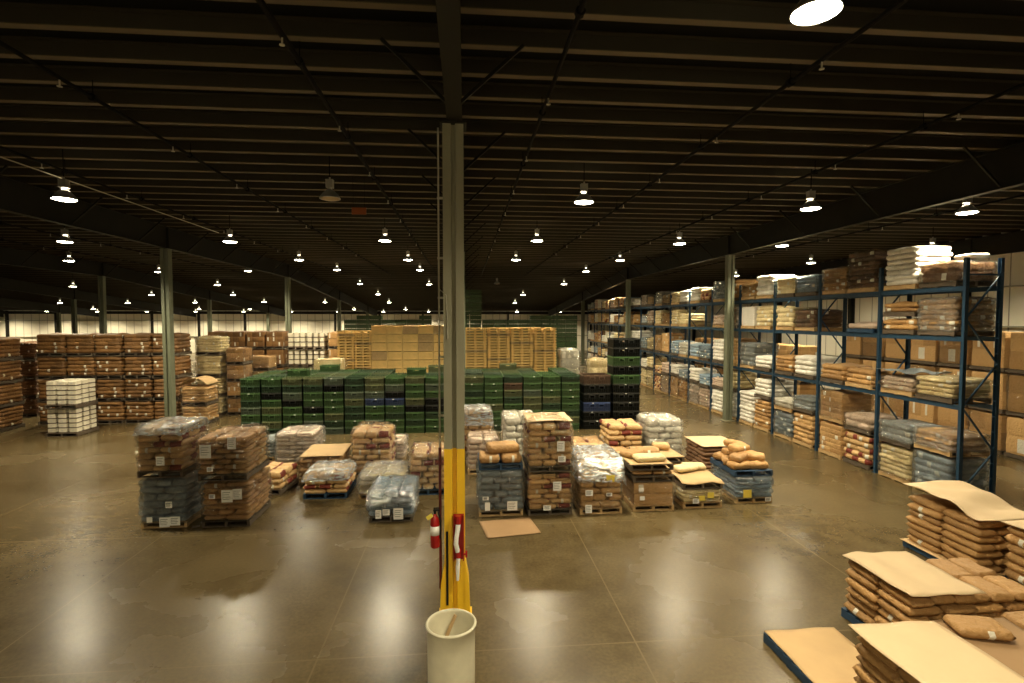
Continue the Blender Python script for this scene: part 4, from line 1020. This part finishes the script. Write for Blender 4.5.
# ================================================================ NEAR SACK STACKS BY THE VIEWER
def near_stack(x0, x1, y0, y1, nl, lh, nm, pal='b', style='kraft', seed=1, z0=0.0, rz=0.0, slots=((2, 2), (3, 2))):
    """open stack: every sack its own thing"""
    cx, cy = (x0+x1)/2, (y0+y1)/2; w, d = x1-x0, y1-y0; r = random.Random(seed)
    solo_pallet(cx, cy, z0, w+.02, d+.04, '%s pallet under %s' % ({'b': 'blue', 'd': 'dark'}[pal], nm), pal)
    for k in range(nl):
        a, b = slots[k % 2]
        sx, sy = w/a, d/b; lx = sx > sy; L_, W_ = (sx, sy) if lx else (sy, sx)
        for i in range(a):
            for j in range(b):
                tier = 'bottom tier' if k == 0 else ('top tier' if k == nl-1 else '%s tier up' % ordn(k))
                solo_sack(cx-w/2+sx*(i+.5)+r.uniform(-.02, .02), cy-d/2+sy*(j+.5)+r.uniform(-.02, .02), z0+.142+lh*k-.005, L_*.995, W_*.99, lh*1.03, style,
                          'brown paper sack, %s, %s' % (tier, nm), rz=(0 if lx else PI/2)+r.uniform(-.05, .05), seed=r.randint(1, 8), group='sacks in the %s of %s' % (tier, nm), rx=r.uniform(-.03, .03), ry=r.uniform(-.03, .03))
    return cx, cy, z0+.142+lh*nl
def curl(u, v):  # high flat far end, an S bend down, then flat toward the viewer
    t = max(0, min(1, (v+.30-.25*u)/.34)); t = t*t*(3-2*t)
    return .03+.15*t+.02*math.sin(v*14+u*4)
X1 = near_stack(9.02, 10.2, 8.35, 9.9, 7, .136, 'the stack under the wavy cardboard sheet', seed=2)
sheet('cardboard_sheet', X1[0]+.02, X1[1]+.0, X1[2]+.03, 1.27, 1.66, 'wavy curled cardboard sheet on the sack stack closest to the rack', 'card_pale', dip=curl, wav=.02, nx=20, ny=28)
tag(sheet('cardboard_sheet', X1[0]-.03, X1[1], .1415, 1.26, 1.62, None, wav=.003, th=.005), 'thin slip sheet between the blue pallet and the stack under the wavy cardboard', 'cardboard sheet')
X2 = near_stack(5.92, 6.97, 6.35, 7.6, 6, .134, 'the stack with shadowed cardboard top', seed=3)
sheet('cardboard_sheet', X2[0], X2[1], X2[2]+.05, 1.08, 1.3, 'pale cardboard sheet on the middle sack stack, shadow across its corner', 'card_pale', wav=.05)
X3 = near_stack(4.52, 5.57, 4.45, 5.65, 7, .128, 'the stack closest to the viewer', seed=4)
sheet('cardboard_sheet', X3[0], X3[1], X3[2]+.035, 1.1, 1.26, 'broad plain cardboard sheet on the sack stack at the bottom edge of view', 'card_pale', wav=.02)
solo_pallet(4.86, 6.5, 0, 1.1, 1.2, 'blue pallet on the floor carrying only a cardboard sheet', 'b')
sheet('cardboard_sheet', 4.86, 6.5, .15, 1.08, 1.2, 'cardboard sheet on the otherwise empty blue pallet on the floor', 'card', wav=.01)
X4 = near_stack(5.95, 7.05, 4.95, 6.15, 4, .145, 'the low stack with one sack lying crosswise', seed=5, pal='d')
sheet('cardboard_sheet', X4[0], X4[1], X4[2]+.03, 1.12, 1.22, 'brown slip sheet under the single sack lying crosswise', 'card_dark', wav=.03)
solo_sack(X4[0]-.12, X4[1]+.32, X4[2]+.05, .62, .42, .13, 'kraft', 'single plump brown sack lying crosswise on the low stack', rz=-.25, seed=4)
X5 = near_stack(7.25, 8.4, 5.2, 6.4, 4, .145, 'the low flat stack at the corner of view', seed=6, pal='d')
X6 = near_stack(7.2, 8.35, 6.75, 7.95, 4, .145, 'the low stack behind the crosswise sack', seed=7, pal='d')
X7 = near_stack(9.15, 10.3, 6.75, 8.05, 7, .15, 'the tall stack beside the wavy cardboard stack', seed=8)
sheet('cardboard_sheet', X7[0], X7[1], X7[2]+.04, 1.2, 1.34, 'cardboard sheet on the tall stack next to the wavy one', 'card_pale', wav=.03)

# ================================================================ RENDER LOOK
w = bpy.data.worlds.new('world'); S.world = w; w.use_nodes = True
w.node_tree.nodes['Background'].inputs[0].default_value = (.01, .01, .01, 1); w.node_tree.nodes['Background'].inputs[1].default_value = .2
S.view_settings.view_transform = 'Standard'; S.view_settings.look = 'None'; S.view_settings.gamma = 1; S.view_settings.use_curve_mapping = False
S.view_settings.exposure = 0.05
S.cycles.use_denoising = True
S.cycles.max_bounces = 6; S.cycles.diffuse_bounces = 3; S.cycles.glossy_bounces = 2; S.cycles.transparent_max_bounces = 10; S.cycles.sample_clamp_indirect = 4
